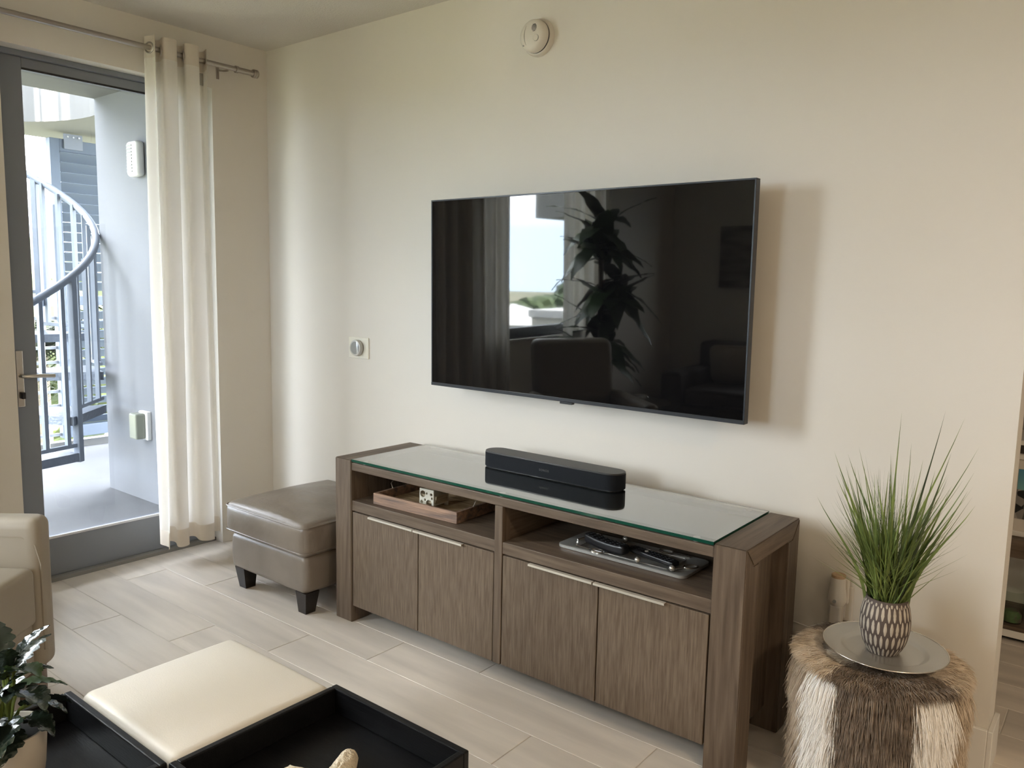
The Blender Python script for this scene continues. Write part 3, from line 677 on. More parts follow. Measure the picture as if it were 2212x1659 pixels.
# ================================================================== COFFEE TABLE
X0, X1, Xm, Y1, Ym, Y0 = 1.97, 2.875, 2.43, -1.505, -1.945, -2.395
ct = thing('coffee_table', 'black coffee table with a cream cushion lid and open black tray lids', 'table', ((X0+X1)/2, (Y0+Y1)/2, 0))
box('body', (X0+.012, X1-.012, Y0+.012, Y1-.012, .05, .385), M_blackwood, ct, r=.004)
for x in (X0+.06, X1-.06):
    for y in (Y0+.06, Y1-.06): box('leg', (x-.03, x+.03, y-.03, y+.03, 0, .052), M_blackwood, ct, r=.003)
cushion('cushion_lid', (X0+.006, Xm-.006, Ym+.012, Y1-.002, .388, .455), .028, M_cream, ct, n=5, m=8, fn=crown(.014))
def traylid(x0, x1, y0, y1, full=True):
    t = .017; zb, zt = .386, .462
    tb_ = box('tray_lid', (x0, x1, y0, y1, zb, zb+.012), M_blackwood, ct, r=.001)
    for bb in ((x0, x1, y1-t, y1, zb+.012, zt), (x0, x1, y0, y0+t, zb+.012, zt), (x0, x0+t, y0+t, y1-t, zb+.012, zt), (x1-t, x1, y0+t, y1-t, zb+.012, zt)): box('tray_wall', bb, M_blackwood, tb_, r=.003)
traylid(Xm, X1, Ym, Y1); traylid(X0, Xm-.003, Y0, Ym-.0)
cushion('cushion_lid', (Xm+.006, X1-.006, Y0+.006, Ym-.012, .388, .455), .028, M_cream, ct, n=5, m=6, fn=crown(.014))
# starfish
sf_c = Vector((2.69, -1.725, .3985))
vs = []; fs = []; n = 160; RR = 14; AL = .112
def armdist(x, y):
    best = (9, 0)
    for k in range(5):
        a_ = rad(124+72*k); t = max(0, min(AL, x*math.cos(a_)+y*math.sin(a_))); d_ = math.hypot(x-t*math.cos(a_), y-t*math.sin(a_)); w_ = .044-.022*(t/AL)**.7
        if d_/w_ < best[0]: best = (d_/w_, t)
    return best
for i in range(n):
    th = 2*PI*i/n; r = .03
    while armdist(r*math.cos(th), r*math.sin(th))[0] < 1: r += .0015
    for j in range(RR+1):
        rr_ = r*math.sin(PI/2*j/RR) if j else 0
        x, y = rr_*math.cos(th), rr_*math.sin(th); q, t = armdist(x, y)
        h = (.034-.010*t/AL)*math.sqrt(max(0, 1-min(1, q)**2)); h += .004*mnoise.noise(Vector((x*150, y*150, 2)))*(1-q**4 if q < 1 else 0)
        vs.append((sf_c.x+x, sf_c.y+y, sf_c.z+.0005+max(h, 0)))
for i in range(n):
    for j in range(RR): a0, b0 = i*(RR+1)+j, ((i+1) % n)*(RR+1)+j; fs.append((a0, b0, b0+1, a0+1))
sfm = mesh_pd(vs, fs, 'starfish')
setp(link('starfish', sfm, M_star, loc=tuple(sf_c), smooth=True), 'cream knobbly starfish ornament lying in the black coffee table tray', 'ornament')
# potted plant in the near tray
pc = Vector((2.18, -2.155, .3985))
pp = thing('potted_plant', 'small dark glossy leaved plant in a white pot in the coffee table tray', 'plant', tuple(pc))
smooth_auto(link('pot', lathe_mesh([(.001, 0), (.055, 0), (.06, .004), (.068, .055), (.073, .128), (.073, .136), (.069, .136), (.066, .12), (.001, .12)], 40), M_pot, pp, world=False))
link('soil', lathe_mesh([(.001, .126), (.03, .128), (.0655, .122)], 24), M_soil, pp, world=False)
def leaf(Ln, wd, droop, fold=.35, nl=9, lobes=0):
    vs = []; fs = []; nw = 3
    for i in range(nl+1):
        s = i/nl; w = wd*(math.sin(PI*s**.75)**.8 if 0 < s < 1 else .02)
        if lobes: w *= 1-.24*(i % 3 == 2)
        c = Vector((Ln*s, 0, -droop*s*s))
        for j in range(-nw, nw+1): t = j/nw; vs.append((c.x-.12*Ln*abs(t)*(1-s), w*t, c.z+fold*w*abs(t)+.012*math.sin(i*2.1+j)*abs(t)*wd*8))
    k = 2*nw+1
    for i in range(nl):
        for j in range(k-1): fs.append((i*k+j, (i+1)*k+j, (i+1)*k+j+1, i*k+j+1))
    return vs, fs
lv_spec = [  # azimuth, base height, stem reach, elevation, length, half width, material
    (8, .235, .05, 10, .125, .042, 0), (40, .19, .04, 8, .10, .04, 0), (75, .22, .03, 5, .09, .035, 1), (60, .275, .02, 62, .105, .03, 0), (20, .27, .03, 20, .085, .04, 1),
    (110, .25, .03, 45, .1, .035, 0), (150, .2, .04, 20, .11, .04, 0), (200, .21, .04, 15, .11, .04, 0), (250, .2, .04, 10, .1, .04, 0), (300, .17, .05, -5, .095, .04, 0),
    (340, .16, .05, -12, .085, .042, 0), (-15, .235, .03, 25, .09, .04, 0), (170, .29, .02, 50, .1, .035, 0), (230, .27, .02, 40, .1, .035, 1), (95, .17, .05, -5, .09, .04, 0), (0, .27, .015, 70, .085, .028, 0), (-25, .17, .045, 0, .09, .045, 0), (-50, .18, .04, 5, .09, .045, 0), (-75, .165, .04, -8, .09, .045, 0), (28, .165, .045, 0, .08, .04, 0), (-35, .23, .03, 22, .085, .04, 0), (55, .24, .02, 35, .08, .035, 0), (5, .255, .02, 48, .08, .03, 0)]
for k, (az, hb, rc, el, Ln, wd, mi) in enumerate(lv_spec):
    A_ = rad(az); root = Vector((.012*math.cos(k*2.1),   .012*math.sin(k*2.1), .12)); tip = Vector((rc*math.cos(A_), rc*math.sin(A_), hb))
    M_ = Matrix.Translation(tip) @ Matrix.Rotation(A_, 4, 'Z') @ Matrix.Rotation(rad(-el), 4, 'Y') @ Matrix.Rotation(random.uniform(-.5, .5), 4, 'X')
    me = mesh_pd(*leaf(Ln*.9, wd*.9, .025, nl=16, lobes=1), 'leaf'); me.transform(M_)
    lf = link('leaf', me, M_leafm if mi else M_leaf, pp, world=False, smooth=True)
    tube('stem', [root, root.lerp(tip, .6)+Vector((0, 0, .015)), tip], .003, M_stem, lf, n=6, world=False)

# ================================================================== ARMCHAIR (swivelled towards the television)
th = rad(39); ac = thing('armchair', 'cream leather armchair with wooden legs in front of the glass door', 'armchair', (1.055-.375*math.cos(th)+.36*math.sin(th), -1.615-.375*math.sin(th)-.36*math.cos(th), 0), th)
def acu(nm, bb, r, **k): return cushion(nm, bb, r, M_creamc, ac, world=False, **k)
hw_ = .36; fx = .375
arm_fn = lambda p, u, v, w: (p.__setattr__('z', p.z-.06*max(0, -(u))*max(0, w)*.5), p)[1]
for s in (1, -1):
    y0_, y1_ = (hw_-.1, hw_) if s > 0 else (-hw_, -hw_+.1)
    ar = acu('arm', (-.34, fx, y0_, y1_, .13, .66), .035, m=8)
    tube('seam', [(-.3, y0_ if s > 0 else y1_, .60), (fx-.05, y0_ if s > 0 else y1_, .60), (fx-.012, y0_+.01 if s > 0 else y1_-.01, .57), (fx-.001, y0_+.02 if s > 0 else y1_-.02, .5), (fx-.001, y0_+.02 if s > 0 else y1_-.02, .2)], .003, M_creamc, ar, n=6, world=False)
acu('seat_cushion', (-.26, fx-.004, -hw_+.102, hw_-.102, .3, .5), .025, fn=crown(.025))
acu('front_panel', (-.3, fx-.02, -hw_+.1, hw_-.1, .13, .32), .02)
bk = acu('backrest', (-.42, -.26, -hw_+.06, hw_-.06, .3, 1.03), .06, fn=lambda p, u, v, w: (p.__setattr__('x', p.x-.06*(w+1)), p)[1])
acu('back_shell', (-.44, -.3, -hw_+.02, hw_-.02, .13, .66), .05)
for sx_ in (-.33, fx-.06):
    for sy_ in (-hw_+.06, hw_-.06): box('leg', (sx_-.035, sx_+.035, sy_-.03, sy_+.03, 0, .14), mat('chair_leg_wood', (.17, .12, .09), .35), ac, r=.008, world=False)

# ================================================================== CURTAINS
RZ = 2.553
rod = thing('curtain_rod', 'satin nickel curtain rod with capped end above the glass door', 'curtain rod', (.1, -2.2, RZ))
tube('pole', [(.1, -.24, RZ), (.1, -4.3, RZ)], .0125, M_rod, rod, n=14)
tube('end_sleeve', [(.1, -.155, RZ), (.1, -.245, RZ)], .0142, M_rod, rod, n=14)
tube('collar', [(.1, -.243, RZ), (.1, -.258, RZ)], .018, M_rod, rod, n=14)
fm = Matrix.Translation((.1, -.155, RZ)) @ Matrix.Rotation(-PI/2, 4, 'X')
smooth_auto(link('finial', lathe_mesh([(.001, 0), (.02, 0), (.022, .004), (.022, .012), (.018, .014), (.022, .017), (.022, .026), (.018, .031), (.001, .033)], 20, fm), M_rod, rod))
for y in (-.3, -2.15, -4.1):
    bk_ = box('bracket', (0, .004, y-.008, y+.008, RZ-.045, RZ+.02), M_rod, rod, r=.001); tube('bracket_arm', [(.002, y, RZ), (.06, y, RZ-.012), (.1, y, RZ-.016)], .005, M_rod, bk_, n=6)
def curtain(name, label, y0, y1, waves, amp, ph, flare=0, zb=.095, ztop=2.607, cx=.1, detail=True, group=None, fold=.012):
    t = thing(name, label, 'curtain', (cx, (y0+y1)/2, zb), group=group)
    ns, nz = int(waves*32), 26
    def P_(s, z):
        k = (z-zb)/(ztop-zb)
        spread = 1+flare*(1-k)
        y = (y0+y1)/2+(y1-y0)*(s-.5)*spread
        a_ = 2*PI*waves*s+ph
        am = amp*(1+.25*(1-k)*math.sin(s*9+1))
        x = cx+am*math.cos(a_)*(.85+.15*math.sin(5*s+2*k))+.006*math.sin(k*7+s*12)*(1-k)
        y += fold*math.sin(2*a_)+.010*(1-k)*math.sin(a_*.5+k*3)
        return (max(x, .025), y, z)
    def sheet(za, zc, nzz, off):
        v = []; f = []
        for j in range(nzz+1):
            z = za+(zc-za)*j/nzz
            for i in range(ns+1):
                p = P_(i/ns, z); v.append((p[0]+off, p[1], z+(.008*math.sin(i/ns*14) if j == 0 and za == zb else 0)))
        for j in range(nzz):
            for i in range(ns): q = j*(ns+1)+i; f.append((q, q+1, q+ns+2, q+ns+1))
        return mesh_pd(v, f)
    link('panel', sheet(zb+.085, ztop-.1, nz, 0), M_curt, t, smooth=True)
    link('hem', sheet(zb, zb+.085, 4, 0), M_hem, t, smooth=True)
    link('heading', sheet(ztop-.1, ztop, 4, 0), M_hem, t, smooth=True)
    if detail:
        for i in range(int(waves*2)+1):
            s = (PI/2+PI*i-ph)/(2*PI*waves)
            while s < 0: s += .5/waves
            if s > .97: continue
            p = P_(s, RZ); q = P_(s+.004, RZ); d = Vector((q[0]-p[0], q[1]-p[1], 0)).normalized(); nrm = Vector((d.y, -d.x, 0))
            ring = [Vector((cx, p[1], RZ))+(d*math.cos(a_)+Vector((0, 0, 1))*math.sin(a_))*.024 for a_ in [2*PI*i_/20 for i_ in range(20)]]
            tube('grommet', ring, .0045, M_rod, t, n=6, closed=True)
    return t, P_
cu1, P_ = curtain('curtain', 'white linen curtain with steel grommets bunched at the right of the glass door', -.735, -.42, 2.75, .062, .5, flare=.10, fold=.02)
p = P_(.93, 2.47); me = mesh_pd([(p[0]+.003, p[1]-.025, 2.44), (p[0]+.003, p[1]+.012, 2.44), (p[0]+.003, p[1]+.012, 2.5), (p[0]+.003, p[1]-.025, 2.5)], [(0, 1, 2, 3)]); link('care_tag', me, mat('tag_grey', (.36, .35, .31), .7), cu1)
curtain('curtain', 'white curtain hanging flat on the wall between door and window, reflected at the screen edge', -2.0, -1.55, 3.2, .05, .2, detail=False)
curtain('curtain', 'white curtain at the window side nearest the door, reflected in the screen', -2.35, -2.05, 2.6, .05, 1.2, detail=False)
curtain('curtain', 'white curtain at the far side of the window, reflected behind the tall plant', -3.76, -3.1, 4.2, .05, .9, detail=False)

# ================================================================== WALL FITTINGS
def MWALL(x, z, y=0): return Matrix.Translation((x, y, z)) @ Matrix.Rotation(PI/2, 4, 'X')   # local +z points into the room (-y)
sd_ = thing('smoke_detector', 'white round smoke detector high on the beige wall', 'smoke detector', (1.888, 0, 2.468))
smooth_auto(link('base_ring', lathe_mesh([(.074, 0), (.074, .012), (.07, .02), (.064, .022)], 48, MWALL(1.888, 2.468)), M_wplast, sd_), 40)
smooth_auto(link('seam_ring', lathe_mesh([(.064, .02), (.0645, .025), (.064, .0275)], 48, MWALL(1.888, 2.468), cap=False), M_blackm, sd_))
smooth_auto(link('body', lathe_mesh([(.064, .0275), (.0645, .04), (.061, .052), (.05, .06), (.03, .064), (.001, .065)], 48, MWALL(1.888, 2.468)), M_wplast, sd_), 60)
bm = bmesh.new()
for i in range(6):
    w_ = .012*math.sqrt(max(.2, 1-((i-2.5)/3)**2)); box_bm(bm, 1.905-w_, 1.905+w_, -.0645, -.06, 2.478+.005*i, 2.4805+.005*i)
link('sounder_slots', mesh_bm(bm), M_black, sd_)
smooth_auto(link('test_button', lathe_mesh([(.011, .061), (.0125, .0645), (.0140, .061)], 24, MWALL(1.914, 2.452), cap=False), M_gplast, sd_))
tube('crescent_ridge', [(1.878-.022*math.cos(t), -.0632+.004*abs(math.sin(t)), 2.468+.046*math.sin(t)) for t in [rad(-75+10*i) for i in range(16)]], .0022, mat('ridge_shade', (.36, .33, .28), .5), sd_, n=6, taper=lambda q: .3+.9*math.sin(PI*q))
link('indicator', lathe_mesh([(.001, .06), (.003, .06), (.003, .0635), (.001, .0635)], 8, MWALL(1.85, 2.43)), M_gplast, sd_)
tm = thing('thermostat', 'round grey dial thermostat on a square white wall plate', 'thermostat', (.77, 0, 1.127))
box('wall_plate', (.694, .846, -.008, 0, 1.073, 1.183), mat('cream_plate', (.78, .76, .66), .4), tm, r=.004)
for nm, pr, mt_ in (('dial_base', [(.036, .008), (.036, .013)], M_blackm), ('dial_ring', [(.036, .013), (.041, .014), (.042, .028), (.040, .033), (.034, .034)], mat('dial_ring_grey', (.45, .44, .41), .35, .4)), ('dial_face', [(.0345, .0335), (.03, .0345), (.001, .035)], M_dial)):
    smooth_auto(link(nm, lathe_mesh(pr, 40, MWALL(.772, 1.129)), mt_, tm), 40)
sk = thing('wall_sprinkler', 'small white sprinkler cap near the top of the wall right of the smoke detector', 'sprinkler', (2.4, 0, 2.56))
link('escutcheon', lathe_mesh([(.035, 0), (.035, .004), (.012, .008), (.001, .008)], 24, MWALL(2.4, 2.566)), M_wplast, sk); link('nozzle', lathe_mesh([(.01, .008), (.01, .03), (.016, .032), (.016, .036), (.001, .036)], 12, MWALL(2.4, 2.566)), M_nickel, sk)
ol = thing('wall_outlet', 'white wall outlet plate behind the fur stool', 'outlet', (3.215, 0, .42))
box('cover_plate', (3.175, 3.255, -.006, 0, .365, .485), M_wplast, ol, r=.003); box('socket_face', (3.198, 3.232, -.008, -.006, .375, .475), M_white, ol, r=.002)
df = thing('plug_in_diffuser', 'white plug-in scent diffuser with a wooden cap in the wall outlet', 'diffuser', (3.213, -.008, .4))
smooth_auto(link('body', lathe_mesh([(.001, .425), (.022, .428), (.029, .44), (.0295, .452), (.024, .49), (.0225, .522), (.001, .522)], 28, Matrix.Translation((3.213, -.04, 0))), M_wplast, df), 40)
link('refill_cap', lathe_mesh([(.0225, .522), (.0225, .531), (.02, .533), (.001, .533)], 28, Matrix.Translation((3.213, -.04, 0))), M_wcap, df)
box('plug_back', (3.186, 3.243, -.028, -.008, .43, .515), M_wplast, df, r=.004)
smooth_auto(link('dial_button', lathe_mesh([(.001, 0), (.006, 0), (.006, .003), (.001, .003)], 16, Matrix.Translation((3.213, -.069, .447)) @ Matrix.Rotation(PI/2, 4, 'X')), M_gplast, df))
box('bottle', (3.193, 3.233, -.06, -.022, .36, .43), mat('clear_bottle', (.5, .47, .42), .2), df, r=.006)
setp(tube('power_cord', [(3.035, -.05, .35), (3.07, -.03, .325), (3.12, -.02, .315), (3.17, -.015, .345), (3.2, -.012, .372)], .002, M_white, n=6, loc=(3.1, -.02, .3)), 'thin white cord running from behind the console to the wall outlet', 'cord')

# ================================================================== FUR STOOL, CHARGER, GRASS
SCX, SCY, SRAD, STOP = 3.425, -.355, .195, .435
fs_ = thing('fur_stool', 'round fur covered stool in brown, white and beige right of the console', 'stool', (SCX, SCY, 0))
smooth_auto(link('seat_drum', lathe_mesh([(.001, .11), (.17, .11), (.182, .13), (.19, .3), (SRAD-.005, .40), (SRAD-.02, STOP-.008), (.12, STOP), (.001, STOP)], 40, Matrix.Translation((SCX, SCY, 0))), mat('hide_backing', (.16, .12, .09), .9), fs_), 60)
for q in range(4):
    aq = rad(20+90*q+0); x, y = SCX+.13*math.cos(aq), SCY+.13*math.sin(aq)
    smooth_auto(link('leg', lathe_mesh([(.013, 0), (.022, .13)], 12, Matrix.Translation((x+.02*math.cos(aq), y+.02*math.sin(aq), 0))), M_darkleg, fs_))
viewa = math.atan2(-2.72-SCY, 3.937-SCX)
rng = np.random.default_rng(3)
F = {'brown': [], 'white': [], 'beige': []}
def zone(da, z, top, r):
    d_ = math.degrees((da+PI) % (2*PI)-PI)        # degrees right of the line to the viewer (+ = viewer's right)
    if top:
        if r > .13 and -34 < d_ < 58: return 'brown'
        if 58 <= d_ < 150: return 'beige'
        if -75 < d_ <= -34: return 'beige'
        if -150 < d_ <= -75: return 'beige' if r > .15 and d_ > -120 else 'brown'
        return 'brown'
    if -52+random.uniform(-3, 3) < d_ < -27+random.uniform(-3, 3): return 'white'
    if 27+random.uniform(-3, 3) < d_ < 55+random.uniform(-3, 3): return 'white'
    if -27 <= d_ <= 27: return 'brown'
    return 'beige'
NS = 52000
for i in range(NS):
    if rng.random() < .36:
        r = .21*math.sqrt(rng.random()); az = rng.random()*2*PI
        if r > SRAD: r = SRAD
        rt_ = Vector((r*math.cos(az), r*math.sin(az), STOP-(.008 if r > .17 else 0)))
        outd = Vector((math.cos(az), math.sin(az), 0)); L_ = rng.uniform(.035, .06)
        sw = Vector((-math.sin(az), math.cos(az), 0))*rng.normal(0, .35)
        d0 = (outd*rng.uniform(.5, 1.1)+Vector((0, 0, .35))+sw).normalized(); g_ = .9 if r > .13 else .3
        top = True
        if r < .15: L_ *= .5; d0 = (outd+sw+Vector((0, 0, .12))).normalized()
    else:
        z = rng.uniform(.12, STOP-.005); az = rng.random()*2*PI
        rr_ = SRAD if z > .35 else .188
        rt_ = Vector((rr_*math.cos(az), rr_*math.sin(az), z)); outd = Vector((math.cos(az), math.sin(az), 0))
        L_ = rng.uniform(.06, .11); d0 = (outd*.8+Vector((0, 0, -.35))+Vector((-math.sin(az), math.cos(az), 0))*rng.normal(0, .18)).normalized(); g_ = 1.5; top = False
    zc = zone(-(viewa-az), rt_.z, top, math.hypot(rt_.x, rt_.y))
    if zc == 'white' and not top: L_ *= 1.15
    pts = [rt_]; dcur = d0.copy(); step = L_/5; jit = Vector(rng.normal(0, .13, 3))
    for s in range(5):
        dcur = (dcur+Vector((0, 0, -g_*.28))+jit*.3).normalized(); pts.append(pts[-1]+dcur*step)
    F[zc].append(pts)
for nm, c1, c2 in (('brown', (.125, .092, .068), (.31, .245, .19)), ('white', (.88, .85, .81), (.95, .93, .9)), ('beige', (.42, .335, .245), (.68, .57, .45))):
    st_ = F[nm]; hc = bpy.data.hair_curves.new('fur'); hc.add_curves([6]*len(st_))
    co_ = np.array([tuple(p) for s in st_ for p in s], dtype=np.float32)+np.array((0, 0, 0), dtype=np.float32)
    hc.attributes['position'].data.foreach_set('vector', co_.ravel())
    ra = hc.attributes.get('radius') or hc.attributes.new('radius', 'FLOAT', 'POINT')
    ra.data.foreach_set('value', np.tile(np.array([.0009, .0009, .0008, .0007, .0005, .00015], dtype=np.float32), len(st_)))
    hc.materials.append(furmat('fur_'+nm, c1, c2))
    o = bpy.data.objects.new('%s_fur' % nm, hc); COL.objects.link(o); o.parent = fs_; o['kind'] = 'stuff'; o['label'] = {'brown': 'dark brown fur', 'white': 'white fur stripes', 'beige': 'beige fur'}[nm]
PCX, PCY, PZ = 3.437, -.362, .450
cp = thing('charger_plate', 'large round silver charger plate lying on the fur stool', 'plate', (PCX, PCY, PZ))
smooth_auto(link('plate', lathe_mesh([(.001, .003), (.098, .003), (.104, .0045), (.112, .0105), (.118, .012), (.158, .0165), (.162, .0175)], 72, Matrix.Translation((PCX, PCY, PZ)), cap=False), M_silver, cp), 50)
smooth_auto(link('underside', lathe_mesh([(.001, 0), (.1, 0), (.116, .009), (.162, .0155)], 48, Matrix.Translation((PCX, PCY, PZ)), cap=False), M_silver, cp), 50)
tube('beaded_rim', [(PCX+.163*math.cos(t), PCY+.163*math.sin(t), PZ+.0172) for t in [2*PI*i/96 for i in range(96)]], .0019, M_rim, cp, n=8, closed=True)
VX, VY, VZ = 3.434, -.366, PZ+.0032
pg = thing('potted_grass', 'artificial green grass in a brown and cream carved vase on the silver plate', 'plant', (VX, VY, VZ))
VP = [(.038, 0), (.05, .014), (.06, .04), (.066, .075), (.0665, .1), (.062, .13), (.0565, .15), (.054, .158)]
def vr(z):
    for (r0, z0_), (r1, z1_) in zip(VP, VP[1:]):
        if z0_ <= z <= z1_:
            t = (z-z0_)/(z1_-z0_); return r0+(r1-r0)*t
    return VP[-1][0]
def vrs(z): return (vr(max(0, z-.008))+vr(z)+vr(min(.158, z+.008)))/3
prof = [(.001, 0)]+[(vrs(.158*i/24), .158*i/24) for i in range(25)]+[(.0515, .16), (.049, .157), (.05, .13), (.001, .13)]
vs_ = smooth_auto(link('vase', lathe_mesh(prof, 56), M_vaseb, pg, world=False), 60)
vs = []; fs = []
rows = [(-.008, .03, .5), (.026, .068, 0), (.066, .11, .5), (.106, .15, 0), (.143, .1575, .5)]
for ri_, (za, zb_, of) in enumerate(rows):
    for i in range(26):
        az = 2*PI*(i+of)/26+rng.normal(0, .012); o_ = len(vs); nn = 8; zl, zh = za+rng.uniform(0, .004), zb_-rng.uniform(0, .004)
        for s in range(nn+1):
            z = zl+(zh-zl)*s/nn; w_ = (.0041 if ri_ < 4 else .0031)*math.sin(PI*(s+.25)/(nn+.5))**.6*rng.uniform(.85, 1.1)*vrs(max(0, min(.158, z)))/.062
            zc_ = max(.001, min(.158, z)); r = vrs(zc_)
            for t in (-1, 0, 1): aa = az+t*w_/r; rr_ = r+(.0009 if t == 0 else .0003); vs.append((rr_*math.cos(aa), rr_*math.sin(aa), zc_))
        for s in range(nn):
            for t in (0, 1): q = o_+s*3+t; fs.append((q, q+1, q+4, q+3))
mk = link('carved_marks', mesh_pd(vs, fs), M_vasew, vs_, world=False); mk['kind'] = 'stuff'; mk['label'] = 'cream carved petal marks'
link('filler', lathe_mesh([(.001, .14), (.048, .138)], 20), M_soil, pg, world=False)
def blade(base, top, bend, w, n=8, face=None):
    vs = []; fs = []; d = (top-base); side = d.cross(face if face else Vector((rng.normal(), rng.normal(), .2))).normalized()
    for i in range(n+1):
        s = i/n; p = base+d*s+bend*(math.sin(PI*s*.5)*s-s)*1.0
        ww = w*(1-s**2.2)*(.7+.3*math.sin(PI*min(1, s+.25)))
        vs += [p-side*ww, p+side*ww+Vector((0, 0, 0))]
    for i in range(n): fs.append((2*i, 2*i+1, 2*i+3, 2*i+2))
    return vs, fs
toC = Vector((3.937-VX, -2.72-VY, 0)).normalized(); rightv = Vector((-toC.y, toC.x, 0))     # to the viewer / viewer's right
def gtop(du, dv, h): return Vector((0, 0, h))+rightv*du+toC*dv
wide = [(-.165, .0, .56), (-.155, .03, .5), (-.13, -.03, .55), (-.1, .05, .59), (-.085, 0, .53), (.0, .02, .69), (.03, -.03, .6), (.105, .0, .70), (.15, .03, .69), (.19, .0, .61), (.13, -.05, .58), (-.2, .03, .43), (.17, .05, .5), (-.05, .06, .52), (.06, .05, .47), (.09, .07, .55), (-.02, -.06, .56)]
for i in range(72): wide.append((rng.uniform(-.17, .19), rng.uniform(-.13, .14), rng.uniform(.36, .55)))
for k, (du, dv, h) in enumerate(wide):
    q = rng.uniform(0, 6.28); ba = Vector((.03*math.cos(q), .03*math.sin(q), .135))+rightv*du*.12
    tp = gtop(du, dv, h); bd = (rightv*du+toC*dv)*.5+Vector(rng.normal(0, .02, 3))
    me = mesh_pd(*blade(ba, tp, bd, rng.uniform(.0036, .0062), face=toC if k < 17 else None), 'blade'); link('blade', me, M_green if k not in (10, 7, 14) else M_greend, pg, world=False)
def fine(nm, cnt, mt_, wr, sp, hr):
    vs = []; fs = []
    for i in range(cnt):
        q = rng.uniform(0, 6.28); ba = Vector((.034*math.cos(q), .034*math.sin(q), .135)); a_ = rng.uniform(0, 6.28); rr_ = sp*math.sqrt(rng.random())*(1 if rng.random() < .85 else 1.25)
        h = rng.uniform(*hr)*(1-.25*(rr_/sp)**2); tp = Vector((rr_*math.cos(a_), rr_*math.sin(a_), h)); bd = Vector((rr_*math.cos(a_), rr_*math.sin(a_), 0))*.6+Vector(rng.normal(0, .03, 3))
        v, f = blade(ba, tp, bd, rng.uniform(*wr), 7); o_ = len(vs); vs += v; fs += [tuple(o_+x for x in ff) for ff in f]
    o = link(nm, mesh_pd(vs, fs), mt_, pg, world=False); o['kind'] = 'stuff'; return o
fine('fine_grass', 300, M_green, (.0011, .0022), .18, (.36, .56)); fine('fine_dark_grass', 130, M_greend, (.0006, .0012), .19, (.42, .6))

# ================================================================== HALL BEYOND THE WALL END
su = thing('hall_shelf_unit', 'low wooden shelf unit with white edges in the hall past the wall end', 'shelf', (3.95, 1.33, 0))
SY0, SY1 = 1.15, 1.5
box('bottom_board', (3.3, 4.6, SY0, SY1, .03, .065), M_wx, su); box('bottom_edging', (3.3, 4.6, SY0-.008, SY0, 0.02, .05), M_white, su)
box('top_board', (3.3, 4.6, SY0, SY1, .365, .445), M_wx, su); box('back_panel', (3.3, 4.6, SY1-.02, SY1, .065, .365), M_white, su)
for x in (3.3, 4.56): box('upright', (x, x+.04, SY0, SY1, .0, .365), M_wz, su)
box('plinth', (3.34, 4.56, SY0+.03, SY1, 0, .03), M_black, su)
def jar(x, y, r, h, label, contents):
    t = thing('glass_jar', label, 'jar', (x, y, .066))
    smooth_auto(link('glass', lathe_mesh([(.001, .002), (r*.9, .002), (r, .01), (r, h*.8), (r*.9, h*.95), (r*.95, h)], 24, cap=False), M_jar, t, world=False), 50)
    o = link('filling', lathe_mesh([(.001, .005), (r*.88, .006), (r*.9, h*.25), (r*.6, h*.36), (.001, h*.38)], 16), contents, t, world=False)
jar(3.595, 1.215, .042, .14, 'squat glass jar of green and brown filling on the hall shelf by the wall end', mat('jar_filling', (.12, .09, .07), .8, c2=(.09, .15, .06), sc=18, lo=.45, hi=.55))
jar(3.685, 1.27, .05, .23, 'taller clear glass jar with a dark green filling farther right on the hall shelf', mat('jar_filling_green', (.03, .05, .025), .8, c2=(.07, .12, .05), sc=20))
pf = thing('picture_frame', 'white framed seaside rock photograph standing on the hall shelf unit', 'picture', (3.85, 1.22, .446))
x0, x1, zb, zt = 3.5, 4.2, .446, .80
for bb in ((x0, x1, 1.2, 1.225, zb, zb+.022), (x0, x1, 1.2, 1.225, zt-.022, zt), (x0, x0+.022, 1.2, 1.225, zb+.022, zt-.022), (x1-.022, x1, 1.2, 1.225, zb+.022, zt-.022)): box('frame_bar', bb, M_white, pf, r=.003)
box('mat_board', (x0+.022, x1-.022, 1.212, 1.222, zb+.022, zt-.022), mat('mat_board', (.6, .56, .5), .8), pf, r=0)
mt, t, o = node_mat('seaside_print'); Nn = t.nodes.new; Ll = t.links.new
pb = Nn('ShaderNodeBsdfPrincipled'); Ll(pb.outputs[0], o.inputs[0]); pb.inputs['Roughness'].default_value = .3
tc = Nn('ShaderNodeTexCoord'); sp_ = Nn('ShaderNodeSeparateXYZ'); Ll(tc.outputs['Object'], sp_.inputs[0])
nz = Nn('ShaderNodeTexNoise'); nz.inputs['Scale'].default_value = 22; Ll(tc.outputs['Object'], nz.inputs[0])
ad = Nn('ShaderNodeMath'); ad.operation = 'MULTIPLY_ADD'; Ll(nz.outputs['Fac'], ad.inputs[0]); ad.inputs[1].default_value = .12; Ll(sp_.outputs['Z'], ad.inputs[2])
vo = Nn('ShaderNodeTexVoronoi'); vo.inputs['Scale'].default_value = 28; Ll(tc.outputs['Object'], vo.inputs['Vector'])
rk = Nn('ShaderNodeValToRGB'); rk.color_ramp.elements[0].color = (.01, .012, .012, 1); rk.color_ramp.elements[1].color = (.32, .3, .28, 1); rk.color_ramp.elements[0].position = .25; rk.color_ramp.elements[1].position = .9
sepc = Nn('ShaderNodeSeparateColor'); Ll(vo.outputs['Color'], sepc.inputs[0]); Ll(sepc.outputs[0], rk.inputs[0])
sk_ = Nn('ShaderNodeValToRGB'); sk_.color_ramp.elements[0].color = (.16, .36, .36, 1); sk_.color_ramp.elements[1].color = (.05, .2, .33, 1); sk_.color_ramp.elements[0].position = .2; sk_.color_ramp.elements[1].position = .3; Ll(sp_.outputs['Z'], sk_.inputs[0])
